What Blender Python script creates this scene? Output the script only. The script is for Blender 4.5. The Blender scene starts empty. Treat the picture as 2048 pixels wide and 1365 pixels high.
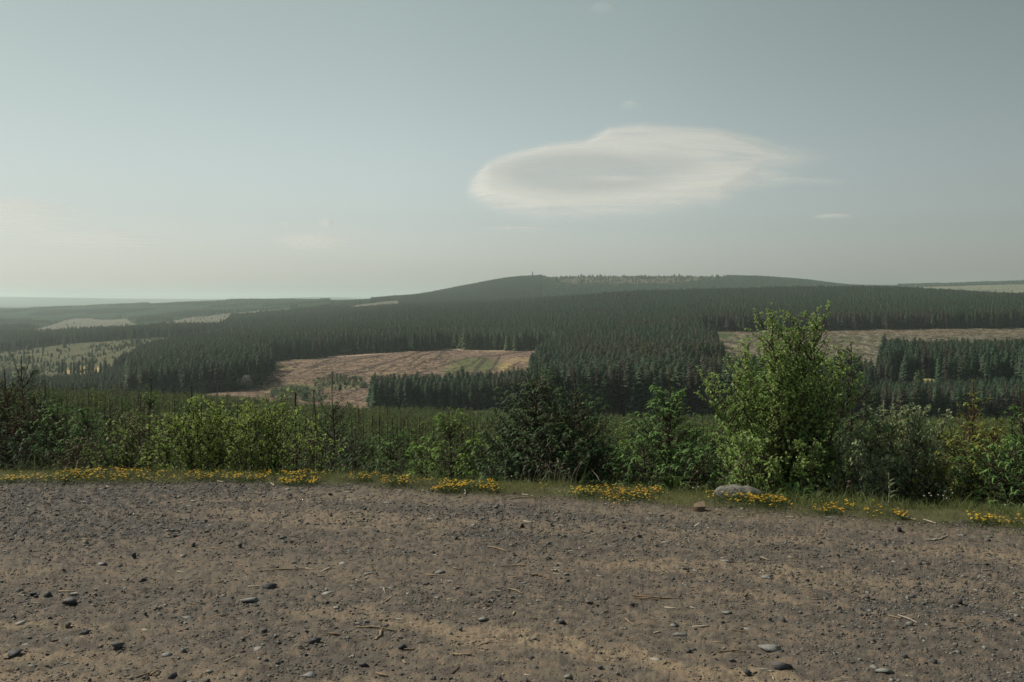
import bpy, math
import numpy as np
from mathutils import Vector

# ------------------------------------------------------------------ camera, sky, sun, exposure
SC = bpy.context.scene
COL = SC.collection
F = 1991.0          # focal length in photo pixels (photo is 2048 wide)
VH = 600.0          # photo row of the true horizon
CAMZ = 1.6
cam_d = bpy.data.cameras.new("camera")
cam_d.sensor_width = 36.0
cam_d.lens = 36.0 * F / 2048.0
cam_d.shift_y = -(682.5 - VH) / 2048.0
cam_d.clip_start = 0.1
cam_d.clip_end = 90000.0
cam = bpy.data.objects.new("camera", cam_d)
COL.objects.link(cam)
cam.location = (0, 0, CAMZ)
cam.rotation_euler = (math.radians(90), 0, 0)
SC.camera = cam

SUN_AZ = math.radians(-62)     # left of the view direction
SUN_EL = math.radians(44)
world = bpy.data.worlds.new("World")
SC.world = world
world.use_nodes = True
wt = world.node_tree
for n in list(wt.nodes):
    wt.nodes.remove(n)
wo = wt.nodes.new("ShaderNodeOutputWorld")
bg = wt.nodes.new("ShaderNodeBackground")
sky = wt.nodes.new("ShaderNodeTexSky")
sky.sky_type = 'NISHITA'
sky.sun_disc = False
sky.sun_elevation = SUN_EL
sky.sun_rotation = SUN_AZ
sky.altitude = 300
sky.air_density = 1.0
sky.dust_density = 1.8
sky.ozone_density = 1.6
hs = wt.nodes.new("ShaderNodeHueSaturation")
hs.inputs['Saturation'].default_value = 0.38
hs.inputs['Hue'].default_value = 0.478
wt.links.new(sky.outputs[0], hs.inputs['Color'])
tint = wt.nodes.new("ShaderNodeMix"); tint.data_type = 'RGBA'; tint.blend_type = 'MULTIPLY'
tint.inputs[0].default_value = 1.0
tint.inputs[7].default_value = (0.93, 1.04, 0.97, 1)
wt.links.new(hs.outputs[0], tint.inputs[6])
# a hazy day: pale and even low down, deeper higher up
wtc = wt.nodes.new("ShaderNodeTexCoord"); wsp = wt.nodes.new("ShaderNodeSeparateXYZ")
wt.links.new(wtc.outputs["Generated"], wsp.inputs[0])
wmr = wt.nodes.new("ShaderNodeMapRange"); wmr.inputs["From Min"].default_value = 0.0; wmr.inputs["From Max"].default_value = 0.30
wmr.interpolation_type = 'SMOOTHSTEP'
wt.links.new(wsp.outputs[2], wmr.inputs["Value"])
wmx = wt.nodes.new("ShaderNodeMix"); wmx.data_type = 'RGBA'
wmx.inputs[6].default_value = (.95, .87, .90, 1); wmx.inputs[7].default_value = (.73, .715, .69, 1)
wt.links.new(wmr.outputs[0], wmx.inputs[0])
tint2 = wt.nodes.new("ShaderNodeMix"); tint2.data_type = 'RGBA'; tint2.blend_type = 'MULTIPLY'; tint2.inputs[0].default_value = 1.0
wt.links.new(tint.outputs[2], tint2.inputs[6]); wt.links.new(wmx.outputs[2], tint2.inputs[7])
wrx = wt.nodes.new("ShaderNodeMapRange"); wrx.inputs["From Min"].default_value = -1.0; wrx.inputs["From Max"].default_value = 1.0
wt.links.new(wsp.outputs[0], wrx.inputs["Value"])
wcr = wt.nodes.new("ShaderNodeValToRGB"); wcr.color_ramp.interpolation = 'B_SPLINE'
for _k, (_p, _v) in enumerate([(0.0, .90), (0.24, .77), (0.46, 1.08), (0.60, .98), (0.80, .69), (1.0, .72)]):
    _e = wcr.color_ramp.elements[_k] if _k < 2 else wcr.color_ramp.elements.new(_p)
    _e.position = _p; _e.color = (_v, _v, _v, 1)
wt.links.new(wrx.outputs[0], wcr.inputs[0])
tint3 = wt.nodes.new("ShaderNodeMix"); tint3.data_type = 'RGBA'; tint3.blend_type = 'MULTIPLY'; tint3.inputs[0].default_value = 1.0
wt.links.new(tint2.outputs[2], tint3.inputs[6]); wt.links.new(wcr.outputs[0], tint3.inputs[7])
wt.links.new(tint3.outputs[2], bg.inputs[0])
HAZE = 0.80e-4
bg.inputs[1].default_value = 0.13
wt.links.new(bg.outputs[0], wo.inputs[0])

sd = bpy.data.lights.new("sun", 'SUN')
sd.energy = 5.0
sd.angle = math.radians(1.0)
sd.color = (1.0, 0.90, 0.75)
sun = bpy.data.objects.new("sun", sd)
COL.objects.link(sun)
sdir = Vector((math.sin(SUN_AZ) * math.cos(SUN_EL), math.cos(SUN_AZ) * math.cos(SUN_EL), math.sin(SUN_EL)))
sun.rotation_euler = sdir.to_track_quat('Z', 'Y').to_euler()

vs = SC.view_settings
vs.view_transform = 'Standard'
vs.look = 'None'
vs.exposure = -0.15
vs.gamma = 1.0
SC.cycles.use_denoising = True
SC.cycles.max_bounces = 6
SC.cycles.diffuse_bounces = 3
SC.cycles.transmission_bounces = 3
SC.cycles.transparent_max_bounces = 8
SC.cycles.volume_bounces = 1
SC.cycles.volume_max_steps = 256
SC.cycles.sample_clamp_indirect = 4.0

RNG = np.random.default_rng(7)

# ------------------------------------------------------------------ noise
def _hash(ix, iy, seed):
    h = (ix.astype(np.int64) * 374761393 + iy.astype(np.int64) * 668265263 + seed * 1274126177) & 0x7fffffff
    h = ((h ^ (h >> 13)) * 1274126177) & 0x7fffffff
    h = h ^ (h >> 16)
    return (h & 0xffff) / 65535.0

def vnoise(x, y, seed=0):
    x = np.asarray(x, float); y = np.asarray(y, float)
    ix = np.floor(x); iy = np.floor(y)
    fx = x - ix; fy = y - iy
    fx = fx * fx * (3 - 2 * fx); fy = fy * fy * (3 - 2 * fy)
    a = _hash(ix, iy, seed); b = _hash(ix + 1, iy, seed)
    c = _hash(ix, iy + 1, seed); d = _hash(ix + 1, iy + 1, seed)
    return (a * (1 - fx) + b * fx) * (1 - fy) + (c * (1 - fx) + d * fx) * fy

def fbm(x, y, seed=0, octv=4):
    s = 0; a = 0.5; t = 0
    for k in range(octv):
        s = s + a * vnoise(x * 2 ** k + 17.3 * k, y * 2 ** k - 9.1 * k, seed + k * 11)
        t += a; a *= 0.5
    return s / t

def sstep(a, b, x):
    t = np.clip((x - a) / (b - a), 0, 1)
    return t * t * (3 - 2 * t)

# ------------------------------------------------------------------ mesh helpers
def new_mesh(name, V, Fs, mats=(), mi=None, col=None, smooth=False):
    """V (n,3); Fs: list of int arrays (m,k); mi: list of material indices per array or arrays."""
    me = bpy.data.meshes.new(name)
    V = np.asarray(V, np.float32)
    Fs = [np.asarray(f, np.int32) for f in Fs if len(f)]
    nl = sum(f.size for f in Fs); npoly = sum(len(f) for f in Fs)
    me.vertices.add(len(V)); me.vertices.foreach_set("co", V.ravel())
    me.loops.add(nl); me.polygons.add(npoly)
    me.loops.foreach_set("vertex_index", np.concatenate([f.ravel() for f in Fs]))
    tot = np.concatenate([np.full(len(f), f.shape[1], np.int32) for f in Fs])
    st = np.zeros(npoly, np.int32); st[1:] = np.cumsum(tot)[:-1]
    me.polygons.foreach_set("loop_start", st)
    for m in mats:
        me.materials.append(m)
    if mi is not None:
        a = np.concatenate([np.broadcast_to(np.asarray(m, np.int32), (len(f),)) for m, f in zip(mi, Fs)])
        me.polygons.foreach_set("material_index", a)
    if smooth:
        me.polygons.foreach_set("use_smooth", np.ones(npoly, bool))
    me.update(calc_edges=True)
    if col is not None:
        at = me.color_attributes.new("col", 'FLOAT_COLOR', 'POINT')
        c = np.ones((len(V), 4), np.float32); c[:, :3] = col
        at.data.foreach_set("color", c.ravel())
    return me

class Bag:
    """collects pieces of one mesh"""
    def __init__(s):
        s.V = []; s.F = {3: [], 4: []}; s.C = []; s.n = 0
    def add(s, V, Fc, col):
        V = np.asarray(V, float)
        s.F[Fc.shape[1]].append(np.asarray(Fc) + s.n)
        s.V.append(V); s.C.append(np.broadcast_to(np.asarray(col, float), (len(V), 3)))
        s.n += len(V)
    def mesh(s, name, mat, smooth=False):
        Fs = [np.concatenate(s.F[k]) for k in (3, 4) if s.F[k]]
        return new_mesh(name, np.concatenate(s.V), Fs, (mat,), None, np.concatenate(s.C), smooth)

def link(name, me, parent=None, loc=None):
    o = bpy.data.objects.new(name, me)
    COL.objects.link(o)
    if parent is not None:
        o.parent = parent
    if loc is not None:
        o.location = loc
    return o

def tag(o, label=None, cat=None, group=None, kind=None):
    if label: o["label"] = label
    if cat: o["category"] = cat
    if group: o["group"] = group
    if kind: o["kind"] = kind
    return o

def norm(a):
    return a / np.maximum(np.linalg.norm(a, axis=-1, keepdims=True), 1e-9)

def basis(D, up=None):
    X = norm(D)
    if up is None:
        up = np.broadcast_to(np.array([0, 0, 1.0]), X.shape)
    Y = np.cross(up, X)
    bad = np.linalg.norm(Y, axis=1) < 1e-3
    Y[bad] = np.array([0, 1.0, 0])
    Y = norm(Y)
    Z = np.cross(X, Y)
    return X, Y, Z

def scatter(T, TF, P, B, S, bend=None):
    X, Y, Z = B
    S = np.asarray(S, float)
    if S.ndim == 1:
        S = np.stack([S, S, S], 1)
    L = T[None] * S[:, None]
    W = P[:, None] + L[..., 0:1] * X[:, None] + L[..., 1:2] * Y[:, None] + L[..., 2:3] * Z[:, None]
    if bend is not None:
        W[..., 2] -= (bend * S[:, 0])[:, None] * (T[None, :, 0] ** 2)
    n = len(P); k = len(T)
    FF = (TF[None] + (np.arange(n) * k)[:, None, None]).reshape(-1, TF.shape[1])
    return W.reshape(-1, 3), FF

def tubes(A, Bp, ra, rb, sides=4):
    A = np.asarray(A, float); Bp = np.asarray(Bp, float)
    X, Y, Z = basis(Bp - A)
    an = np.arange(sides) * 2 * math.pi / sides
    c = np.cos(an)[None, :, None]; s = np.sin(an)[None, :, None]
    R = Y[:, None] * c + Z[:, None] * s
    ra = np.broadcast_to(np.asarray(ra, float), (len(A),)); rb = np.broadcast_to(np.asarray(rb, float), (len(A),))
    V = np.concatenate([A[:, None] + R * ra[:, None, None], Bp[:, None] + R * rb[:, None, None]], 1)
    q = np.array([[i, (i + 1) % sides, sides + (i + 1) % sides, sides + i] for i in range(sides)])
    FF = (q[None] + (np.arange(len(A)) * 2 * sides)[:, None, None]).reshape(-1, 4)
    return V.reshape(-1, 3), FF

# ------------------------------------------------------------------ materials
def nmat(name):
    m = bpy.data.materials.new(name)
    m.use_nodes = True
    nt = m.node_tree
    for n in list(nt.nodes):
        nt.nodes.remove(n)
    out = nt.nodes.new("ShaderNodeOutputMaterial")
    return m, nt, out

def col_mat(name, rough=0.8, transl=0.0, noise_scale=0.0, noise_amt=0.0, objvar=0.0, bump=0.0, bscale=200.0, spec=0.3):
    """base colour from the vertex attribute 'col', with fine procedural variation"""
    m, nt, out = nmat(name)
    at = nt.nodes.new("ShaderNodeAttribute"); at.attribute_name = "col"
    c = at.outputs["Color"]
    hsv = nt.nodes.new("ShaderNodeHueSaturation")
    nt.links.new(c, hsv.inputs["Color"])
    val = None
    if noise_amt > 0:
        tc = nt.nodes.new("ShaderNodeNewGeometry")
        no = nt.nodes.new("ShaderNodeTexNoise"); no.inputs["Scale"].default_value = noise_scale
        no.inputs["Detail"].default_value = 5
        nt.links.new(tc.outputs["Position"], no.inputs["Vector"])
        mr = nt.nodes.new("ShaderNodeMapRange")
        mr.inputs["From Min"].default_value = 0.3; mr.inputs["From Max"].default_value = 0.7
        mr.inputs["To Min"].default_value = 1 - noise_amt; mr.inputs["To Max"].default_value = 1 + noise_amt
        nt.links.new(no.outputs[0], mr.inputs["Value"])
        val = mr.outputs[0]
    if objvar > 0:
        oi = nt.nodes.new("ShaderNodeObjectInfo")
        mr2 = nt.nodes.new("ShaderNodeMapRange")
        mr2.inputs["To Min"].default_value = 1 - objvar; mr2.inputs["To Max"].default_value = 1 + objvar
        nt.links.new(oi.outputs["Random"], mr2.inputs["Value"])
        if val is None:
            val = mr2.outputs[0]
        else:
            mu = nt.nodes.new("ShaderNodeMath"); mu.operation = 'MULTIPLY'
            nt.links.new(val, mu.inputs[0]); nt.links.new(mr2.outputs[0], mu.inputs[1]); val = mu.outputs[0]
    if val is not None:
        nt.links.new(val, hsv.inputs["Value"])
    p = nt.nodes.new("ShaderNodeBsdfPrincipled")
    p.inputs["Roughness"].default_value = rough
    p.inputs["Specular IOR Level"].default_value = spec
    nt.links.new(hsv.outputs[0], p.inputs["Base Color"])
    if bump > 0:
        g = nt.nodes.new("ShaderNodeNewGeometry")
        n2 = nt.nodes.new("ShaderNodeTexNoise"); n2.inputs["Scale"].default_value = bscale
        n2.inputs["Detail"].default_value = 6
        nt.links.new(g.outputs["Position"], n2.inputs["Vector"])
        b = nt.nodes.new("ShaderNodeBump"); b.inputs["Strength"].default_value = bump
        b.inputs["Distance"].default_value = 1.5 / bscale
        nt.links.new(n2.outputs[0], b.inputs["Height"]); nt.links.new(b.outputs[0], p.inputs["Normal"])
    if transl > 0:
        t = nt.nodes.new("ShaderNodeBsdfTranslucent")
        mx = nt.nodes.new("ShaderNodeMixShader"); mx.inputs[0].default_value = transl
        nt.links.new(hsv.outputs[0], t.inputs["Color"])
        nt.links.new(p.outputs[0], mx.inputs[1]); nt.links.new(t.outputs[0], mx.inputs[2])
        nt.links.new(mx.outputs[0], out.inputs[0])
    else:
        nt.links.new(p.outputs[0], out.inputs[0])
    return m

M_needle = col_mat("spruce_needles", 0.6, 0.25, objvar=0.14)
M_far = col_mat("forest_needles", 0.8, 0.10, objvar=0.17)
M_leaf = col_mat("leaves", 0.58, 0.38, spec=0.22)
M_bark = col_mat("bark", 0.9, 0, 40, 0.3, bump=0.6, bscale=80)
M_grass = col_mat("grass_blades", 0.6, 0.3)
M_petal = col_mat("petals", 0.6, 0.3)
M_stone = col_mat("stone", 0.72, 0, 60, 0.22, bump=0.35, bscale=160, spec=0.35)
M_boulder = col_mat("boulder_stone", 0.95, 0, 9, 0.16, bump=0.3, bscale=60)
M_wood = col_mat("weathered_wood", 0.85, 0, 90, 0.3, bump=0.6, bscale=220)
M_dirt = col_mat("gravel_dirt", 0.95, 0, 230, 0.5, bump=0.75, bscale=170, spec=0.2)
M_land = col_mat("hillside_soil", 1.0, 0, 0.35, 0.35, bump=0.0, spec=0.05)

# ------------------------------------------------------------------ the lie of the land
EU = np.array([-3000, -1200, -300, 0, 250, 500, 700, 900, 1200, 1400, 1700, 2048, 2400, 3000, 5000], float)
EY = np.array([9.6, 9.0, 8.8, 8.72, 8.74, 8.72, 8.55, 8.27, 7.98, 7.7, 7.33, 7.0, 6.7, 6.2, 5.2])
def edge_t(t):
    """distance (y) of the gravel edge for the direction t = x/y"""
    u = 1024 + F * t
    e = np.interp(u, EU, EY)
    return e + 0.16 * (vnoise(u * 0.011, u * 0 + 3, 5) - 0.5) + 0.10 * (vnoise(u * 0.04, u * 0 + 3, 6) - 0.5)

DU = np.array([-2500, -700, 0, 250, 500, 650, 800, 920, 1050, 1250, 1500, 1620, 1750, 1900, 2048, 2750, 4500], float)
DR = [
 (15,   [-3.0]*17),
 (20,   [-3.6,-3.6,-3.6,-3.7,-4.0,-4.1,-4.2,-4.2,-4.2,-4.2,-4.2,-4.2,-4.2,-4.2,-4.2,-4.2,-4.2]),
 (40,   [-5,-5,-5,-5.3,-6.2,-6.5,-6.7,-6.7,-6.7,-6.7,-6.9,-7,-7,-7,-7,-7,-7]),
 (80,   [-8.5,-8.5,-8.5,-9,-10.5,-10.8,-11,-11,-11.2,-11.2,-11.5,-11.5,-11.5,-11.5,-11.5,-11.5,-11.5]),
 (150,  [-15,-15,-15,-15.7,-17.5,-18.4,-19,-19,-19,-19.5,-20,-20,-20,-20,-20,-20,-20]),
 (300,  [-28,-28,-28.5,-28.8,-30.5,-33,-34.5,-35,-36,-37,-37,-37,-37,-37,-37,-37,-37]),
 (420,  [-45,-45,-45,-43,-42,-44,-46,-46,-46,-45,-46,-46,-47,-47,-47,-47,-47]),
 (550,  [-58,-58,-58,-55,-49,-54,-58,-57,-55,-48,-45,-45,-45,-44,-43,-42,-42]),
 (650,  [-62,-62,-62,-58,-51,-52,-52,-51,-50,-46,-43,-42,-42,-42,-41,-41,-41]),
 (800,  [-66,-66,-66,-62,-52,-51,-49.5,-49,-48,-44.6,-40,-39.5,-39,-38,-38,-38,-38]),
 (1000, [-70,-70,-72,-66,-54,-50,-46.5,-46,-45,-41,-30,-29.8,-29.6,-29,-29,-29,-29]),
 (1400, [-74,-74,-74,-65,-56,-50,-43,-41,-38,-30,-20,-18,-17,-16,-15,-15,-15]),
 (1700, [-76,-76,-74,-62,-54,-46,-37,-33,-28,-18,-8,-6.5,-6,-6,-6,-6,-6]),
 (2200, [-78,-78,-74,-66,-50,-39,-27,-21,-12,5,12.5,15.5,16,8,-4,-6,-6]),
 (2700, [-78,-78,-76,-70,-42,-30,-20,-14,-8,-1,5,8,9,2,-8,-8,-8]),
 (3500, [-80,-80,-77,-69,-35,-16,1,20,44,48,45,30,2,4,22,25,25]),
 (4200, [-70,-70,-66,-46,-24,-14,-2,44,89,97,93,76,44,44,54,60,60]),
 (5000, [-60,-60,-54,-31,-7,-10,-10,36,88,92,84,74,62,68,79,84,84]),
 (7000, [-75,-75,-75,-72,-60,-50,-40,10,40,50,50,50,50,50,50,60,60]),
 (11000,[-62]*17),
 (16000,[60,55,50,22,14,50,0,0,0,0,0,0,0,0,0,0,0]),
 (24000,[-60]*17),
]
DY = np.array([r[0] for r in DR], float); DZ = np.array([r[1] for r in DR], float)

def pchip(x, y, q):
    """x (n), y (n,m) -> (len(q), m), monotone cubic"""
    h = np.diff(x)[:, None]; d = np.diff(y, axis=0) / h
    mslope = np.zeros_like(y)
    w1 = 2 * h[1:] + h[:-1]; w2 = h[1:] + 2 * h[:-1]
    with np.errstate(divide='ignore', invalid='ignore'):
        hm = (w1 + w2) / (w1 / d[:-1] + w2 / d[1:])
    mslope[1:-1] = np.where(d[:-1] * d[1:] > 0, hm, 0)
    mslope[0] = d[0]; mslope[-1] = d[-1]
    i = np.clip(np.searchsorted(x, q) - 1, 0, len(x) - 2)
    hh = (x[i + 1] - x[i])[:, None]; t = ((q - x[i])[:, None]) / hh
    return ((1 + 2 * t) * (1 - t) ** 2 * y[i] + t * (1 - t) ** 2 * hh * mslope[i]
            + t * t * (3 - 2 * t) * y[i + 1] + t * t * (t - 1) * hh * mslope[i + 1])

GL = np.linspace(math.log(15), math.log(24000), 700)
GU = np.linspace(-2500, 4500, 1000)
_g = pchip(np.log(DY), DZ, GL)                     # rows x columns
GZ = pchip(DU, _g.T, GU).T                         # rows x fine columns
_k = np.hanning(25); _k /= _k.sum()
GZ = np.apply_along_axis(lambda r: np.convolve(np.pad(r, 12, mode='edge'), _k, mode='valid'), 1, GZ)

def ground_z(x, y):
    x = np.asarray(x, float); y = np.asarray(y, float)
    yy = np.maximum(y, 1.0)
    t = x / yy; u = np.clip(1024 + F * t, -2499, 4499)
    l = np.clip(np.log(np.maximum(yy, 15.0)), GL[0], GL[-1] - 1e-6)
    fi = (l - GL[0]) / (GL[1] - GL[0]); fj = (u - GU[0]) / (GU[1] - GU[0])
    i = np.clip(fi.astype(int), 0, len(GL) - 2); j = np.clip(fj.astype(int), 0, len(GU) - 2)
    a = fi - i; b = fj - j
    zf = (GZ[i, j] * (1 - a) * (1 - b) + GZ[i + 1, j] * a * (1 - b) + GZ[i, j + 1] * (1 - a) * b + GZ[i + 1, j + 1] * a * b)
    amp = np.clip(yy * 0.0022, 0, 3.0)
    zf = zf + amp * (fbm(x / 70, y / 70, 3, 3) - 0.5) * 1.6
    s = yy - edge_t(t)
    zs = np.interp(s, [-5, 0, .20, .42, .65, 2, 4, 8, 12, 30], [0, 0, .03, .02, -.08, -.55, -1.4, -3.0, -4.2, -6.5])
    zs = zs + 0.03 * (vnoise(x * 2.2, y * 2.2, 8) - .5) * sstep(0, .4, s)
    w = sstep(9, 18, s)
    return zs * (1 - w) + zf * w

def project(x, y, z):
    return 1024 + F * x / y, VH - F * (z - CAMZ) / y

def inpoly(u, v, poly):
    r = np.zeros(u.shape, bool); n = len(poly); j = n - 1
    for i in range(n):
        xi, yi = poly[i]; xj, yj = poly[j]
        if yi != yj:
            c = ((yi > v) != (yj > v)) & (u < (xj - xi) * (v - yi) / (yj - yi) + xi)
            r ^= c
        j = i
    return r

P_CUT = [(415,800),(520,770),(538,745),(533,722),(640,714),(760,706),(900,698),(1010,701),(1112,697),(1108,714),(1078,738),(1062,762),(1062,790),(745,830),(380,860),(380,815)]
P_MEADOW = [(-2500,800),(-2500,706),(0,704),(60,695),(160,686),(300,677),(440,667),(507,659),(455,670),(440,682),(400,690),(335,702),(285,718),(264,735),(215,766),(150,778),(60,786),(-900,800)]
P_PALE = [(-200,672),(60,662),(150,635),(200,639),(250,638),(275,650),(320,648),(380,634),(460,626),(580,616),(585,629),(462,640),(455,652),(440,662),(100,680)]
P_FELLED = [(1396,664),(1500,663),(1650,660),(1900,659),(2048,656),(4500,650),(4500,716),(2048,717),(1775,722),(1757,762),(1452,762),(1428,705),(1404,676)]
P_STRIP = [(690,613),(795,599),(800,618),(700,630)]
P_HEATH = [(1055,520),(1520,520),(1440,563),(1290,576),(1190,578),(1100,566)]

def zones(x, y, z):
    """1 mature forest, 2 young plantation, 3 hill forest, 4 clearcut, 5 meadow, 6 pale clearing, 7 felled slope, 8 heath, 9 far pasture, 10 glade, 0 rough grass"""
    u, v = project(x, y, z)
    wob = 24 * (vnoise(x / 9, y / 9, 21) - .5)
    uu = u + wob * np.clip(700 / y, .2, 1.5); vv = v + wob * .14 + 5 * (vnoise(x / 31 + 9, y / 31, 22) - .5)
    Z = np.ones(u.shape, int)
    Z[y > 2600] = 3
    Z[(y > 2600) & (u > 700) & (y < 3000)] = 3
    start = np.where(u > 1085, 385, np.where(u > 742, 500, 555))
    start = np.where(u < 100, 640, np.where(u < 200, 600, start))
    Z[y < start + 14 * (vnoise(x / 30, y / 30, 31) - .5)] = 0
    Z[(u > 742) & (u < 1085) & (y > 568)] = 1
    m = (y > 540) & (y < 1050) & inpoly(uu, vv, P_CUT)
    m &= ~((u > 742) & (u < 1085) & (y < 570))
    Z[m] = 4
    Z[(y < 556) & (y > 330) & (u > 360) & (u < 742)] = 4
    Z[(y > 712) & (y < 1800) & inpoly(uu, vv, P_MEADOW)] = 5
    Z[(y > 1850) & (y < 4300) & inpoly(uu, vv, P_PALE)] = 6
    Z[(y > 560) & (y < 1120) & inpoly(uu, vv, P_FELLED)] = 7
    Z[(y > 2500) & (y < 3300) & inpoly(uu, vv, P_STRIP)] = 6
    Z[(y > 3550) & (u > 1050) & (u < 1500) & inpoly(u, v, P_HEATH)] = 8
    Z[(y > 3000) & (u > 1795)] = 9
    Z[(y > 4850) & (y < 5100) & (u > 1795)] = 3
    g = ((u > 1785) & (u < 1908) & (y > 490) & (y < 612)) | ((u > 1995) & (u < 2040) & (y > 520) & (y < 575))
    Z[g & (vnoise(x / 12, y / 12, 77) > .22)] = 10
    Z[(y < np.where(u > 742, 372, 318)) & (y > 10)] = 2
    Z[y > 7000] = 11
    return Z, u, v

# ------------------------------------------------------------------ terrain mesh (one sheet, graded away from the lot)
def tgrid(inner, n_in, outer, n_out):
    a = np.linspace(-inner, inner, n_in)
    k = np.linspace(0, 1, n_out + 1)[1:]
    o = inner + (outer - inner) * k ** 1.6
    return np.concatenate([-o[::-1], a, o])

def seg_dist(u, v, pl, vs_=2.2):
    d = np.full(u.shape, 1e9)
    for (a, b), (c, e) in zip(pl[:-1], pl[1:]):
        px, py = u - a, (v - b) * vs_; dx, dy = c - a, (e - b) * vs_
        t = np.clip((px * dx + py * dy) / (dx * dx + dy * dy), 0, 1)
        d = np.minimum(d, np.hypot(px - t * dx, py - t * dy))
    return d

RUTS = [[(740,737),(768,728),(814,713),(844,703)], [(809,756),(870,736),(903,726),(940,715),(1000,711),(1070,700)],
        [(949,752),(957,736),(974,717)], [(944,752),(952,736),(969,717)], [(870,719),(888,703)], [(900,751),(946,728),(959,717)],
        [(981,743),(1000,713)], [(536,768),(570,750),(586,741)], [(611,737),(661,720)], [(661,751),(702,745),(759,728)],
        [(600,748),(640,730),(700,722),(760,712)], [(690,790),(719,778),(744,768)], [(650,770),(690,752),(740,742)],
        [(780,752),(830,735),(850,722)], [(820,728),(842,712),(870,704)], [(560,733),(600,727)], [(1010,742),(1040,724)], [(760,746),(790,730)]]

t_arr = tgrid(0.60, 900, 2.6, 60)
s_arr = np.concatenate([np.linspace(-0.12, 2.0, 34), np.geomspace(2.15, 330, 170)[1:], np.geomspace(330, 5300, 430)[1:], np.geomspace(5300, 24500, 40)[1:]])
TT, SS = np.meshgrid(t_arr, s_arr)
YY = edge_t(TT) + SS; XX = TT * YY
ZZ = ground_z(XX, YY)
ZZ[0] -= 0.02
zc, UU, VV = zones(XX, YY, ZZ)
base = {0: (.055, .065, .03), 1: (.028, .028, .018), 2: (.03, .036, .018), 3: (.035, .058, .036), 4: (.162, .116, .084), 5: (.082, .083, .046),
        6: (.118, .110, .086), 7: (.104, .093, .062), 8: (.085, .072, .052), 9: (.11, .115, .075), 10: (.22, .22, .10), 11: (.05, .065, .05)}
C = np.zeros(XX.shape + (3,))
for k, c in base.items():
    C[zc == k] = c
n1 = fbm(XX / 26, YY / 26, 41, 4); n2 = fbm(XX / 5, YY / 5, 43, 3); n3 = fbm(XX / 90, YY / 90, 47, 3)
def blend(mask, c):
    global C
    mk = mask[..., None]
    C = C * (1 - mk) + np.array(c) * mk
cut = (zc == 4).astype(float)
blend(cut * sstep(.52, .68, n1) * .8, (.25, .185, .10))
blend(cut * sstep(.50, .66, n2) * .8, (.075, .052, .045))
blend(cut * sstep(.52, .66, fbm(XX / 9, YY / 9, 57, 3)) * .6, (.10, .07, .055))
blend(cut * sstep(.5, .62, fbm(XX / 2.2, YY / 2.2, 53, 2)) * .45, (.30, .22, .18))
def ell(cu, cv, ru, rv):
    return sstep(1.25, .55, np.hypot((UU - cu) / ru, (VV - cv) / rv) + .5 * (n2 - .5))
blend(cut * ell(950, 730, 52, 17) * .75, (.085, .115, .04))
blend(cut * ell(905, 742, 22, 8) * .6, (.085, .115, .04))
blend(cut * ell(680, 768, 52, 13) * .55, (.08, .105, .045))
blend(cut * ell(590, 780, 50, 12) * .8, (.07, .095, .04))
blend(cut * ell(555, 735, 26, 4) * .7, (.13, .14, .05))
blend(cut * ell(1012, 737, 15, 14) * .6, (.34, .26, .11))
blend(cut * ell(1040, 722, 26, 6) * .5, (.33, .24, .13))
blend(cut * ell(1050, 746, 18, 9) * .8, (.09, .055, .045))
for r in RUTS:
    blend(cut * sstep(4.6, .8, seg_dist(UU, VV, r)) * .8, (.05, .038, .036))
blend(cut * sstep(4.2, 1.0, seg_dist(UU, VV, [(533,727),(600,718.5),(680,713.5),(745,709.5),(820,703.5),(880,698.5),(940,700),(1000,702.5),(1100,698.5)], 3.5)) * .85, (.38, .29, .21))
mead = (zc == 5).astype(float)
blend(mead * sstep(.45, .65, n1) * .6, (.125, .105, .058))
blend(mead * sstep(.5, .7, n2) * .6, (.048, .062, .030))
blend(mead * ell(190, 742, 62, 9) * .0, (.36, .28, .15))
pal = (zc == 6).astype(float)
blend(pal * sstep(.45, .7, n1) * .5, (.13, .135, .09))
fel = (zc == 7).astype(float)
lines = (.5 + .5 * np.sin((XX * .75 + YY * .30) / 3.2 + 5 * n3)) * (.4 + n1)
blend(fel * sstep(.55, .8, lines) * .55, (.20, .17, .125))
blend(fel * sstep(.44, .58, n1) * .7, (.066, .072, .038))
blend(fel * sstep(.50, .60, n2) * .8, (.050, .040, .030))
blend(fel * sstep(.56, .66, fbm(XX / 3.2, YY / 7, 59, 2)) * .6, (.26, .23, .18))
blend(fel * sstep(9, 1, np.abs(VV - 664)) * .3, (.18, .12, .085))
blend(fel * ell(1445, 671, 30, 6) * .8, (.05, .085, .03))
heath = (zc == 8).astype(float)
blend(heath * sstep(.45, .7, n3) * .4, (.12, .09, .062))
far9 = (zc == 9).astype(float)
blend(far9 * sstep(.4, .7, n3) * .6, (.23, .22, .15))
yf = ((YY > 820) & (YY < 1090)) * ell(182, 742, 66, 8.5)
blend(yf, (.40, .30, .14))
blend(sstep(1.3, .5, SS + .4 * (n2 - .5)) * (YY < 12), (.080, .082, .045))
C *= (0.86 + .28 * n2)[..., None]
nr, nc = XX.shape
idx = np.arange(nr * nc).reshape(nr, nc)
Q = np.stack([idx[:-1, :-1], idx[:-1, 1:], idx[1:, 1:], idx[1:, :-1]], -1).reshape(-1, 4)
me = new_mesh("hillside", np.stack([XX, YY, ZZ], -1).reshape(-1, 3), [Q], (M_land,), None, C.reshape(-1, 3), True)
tag(link("hillside", me), "valley sides and far hills beyond the gravel lot", None, None, "structure")

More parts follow.
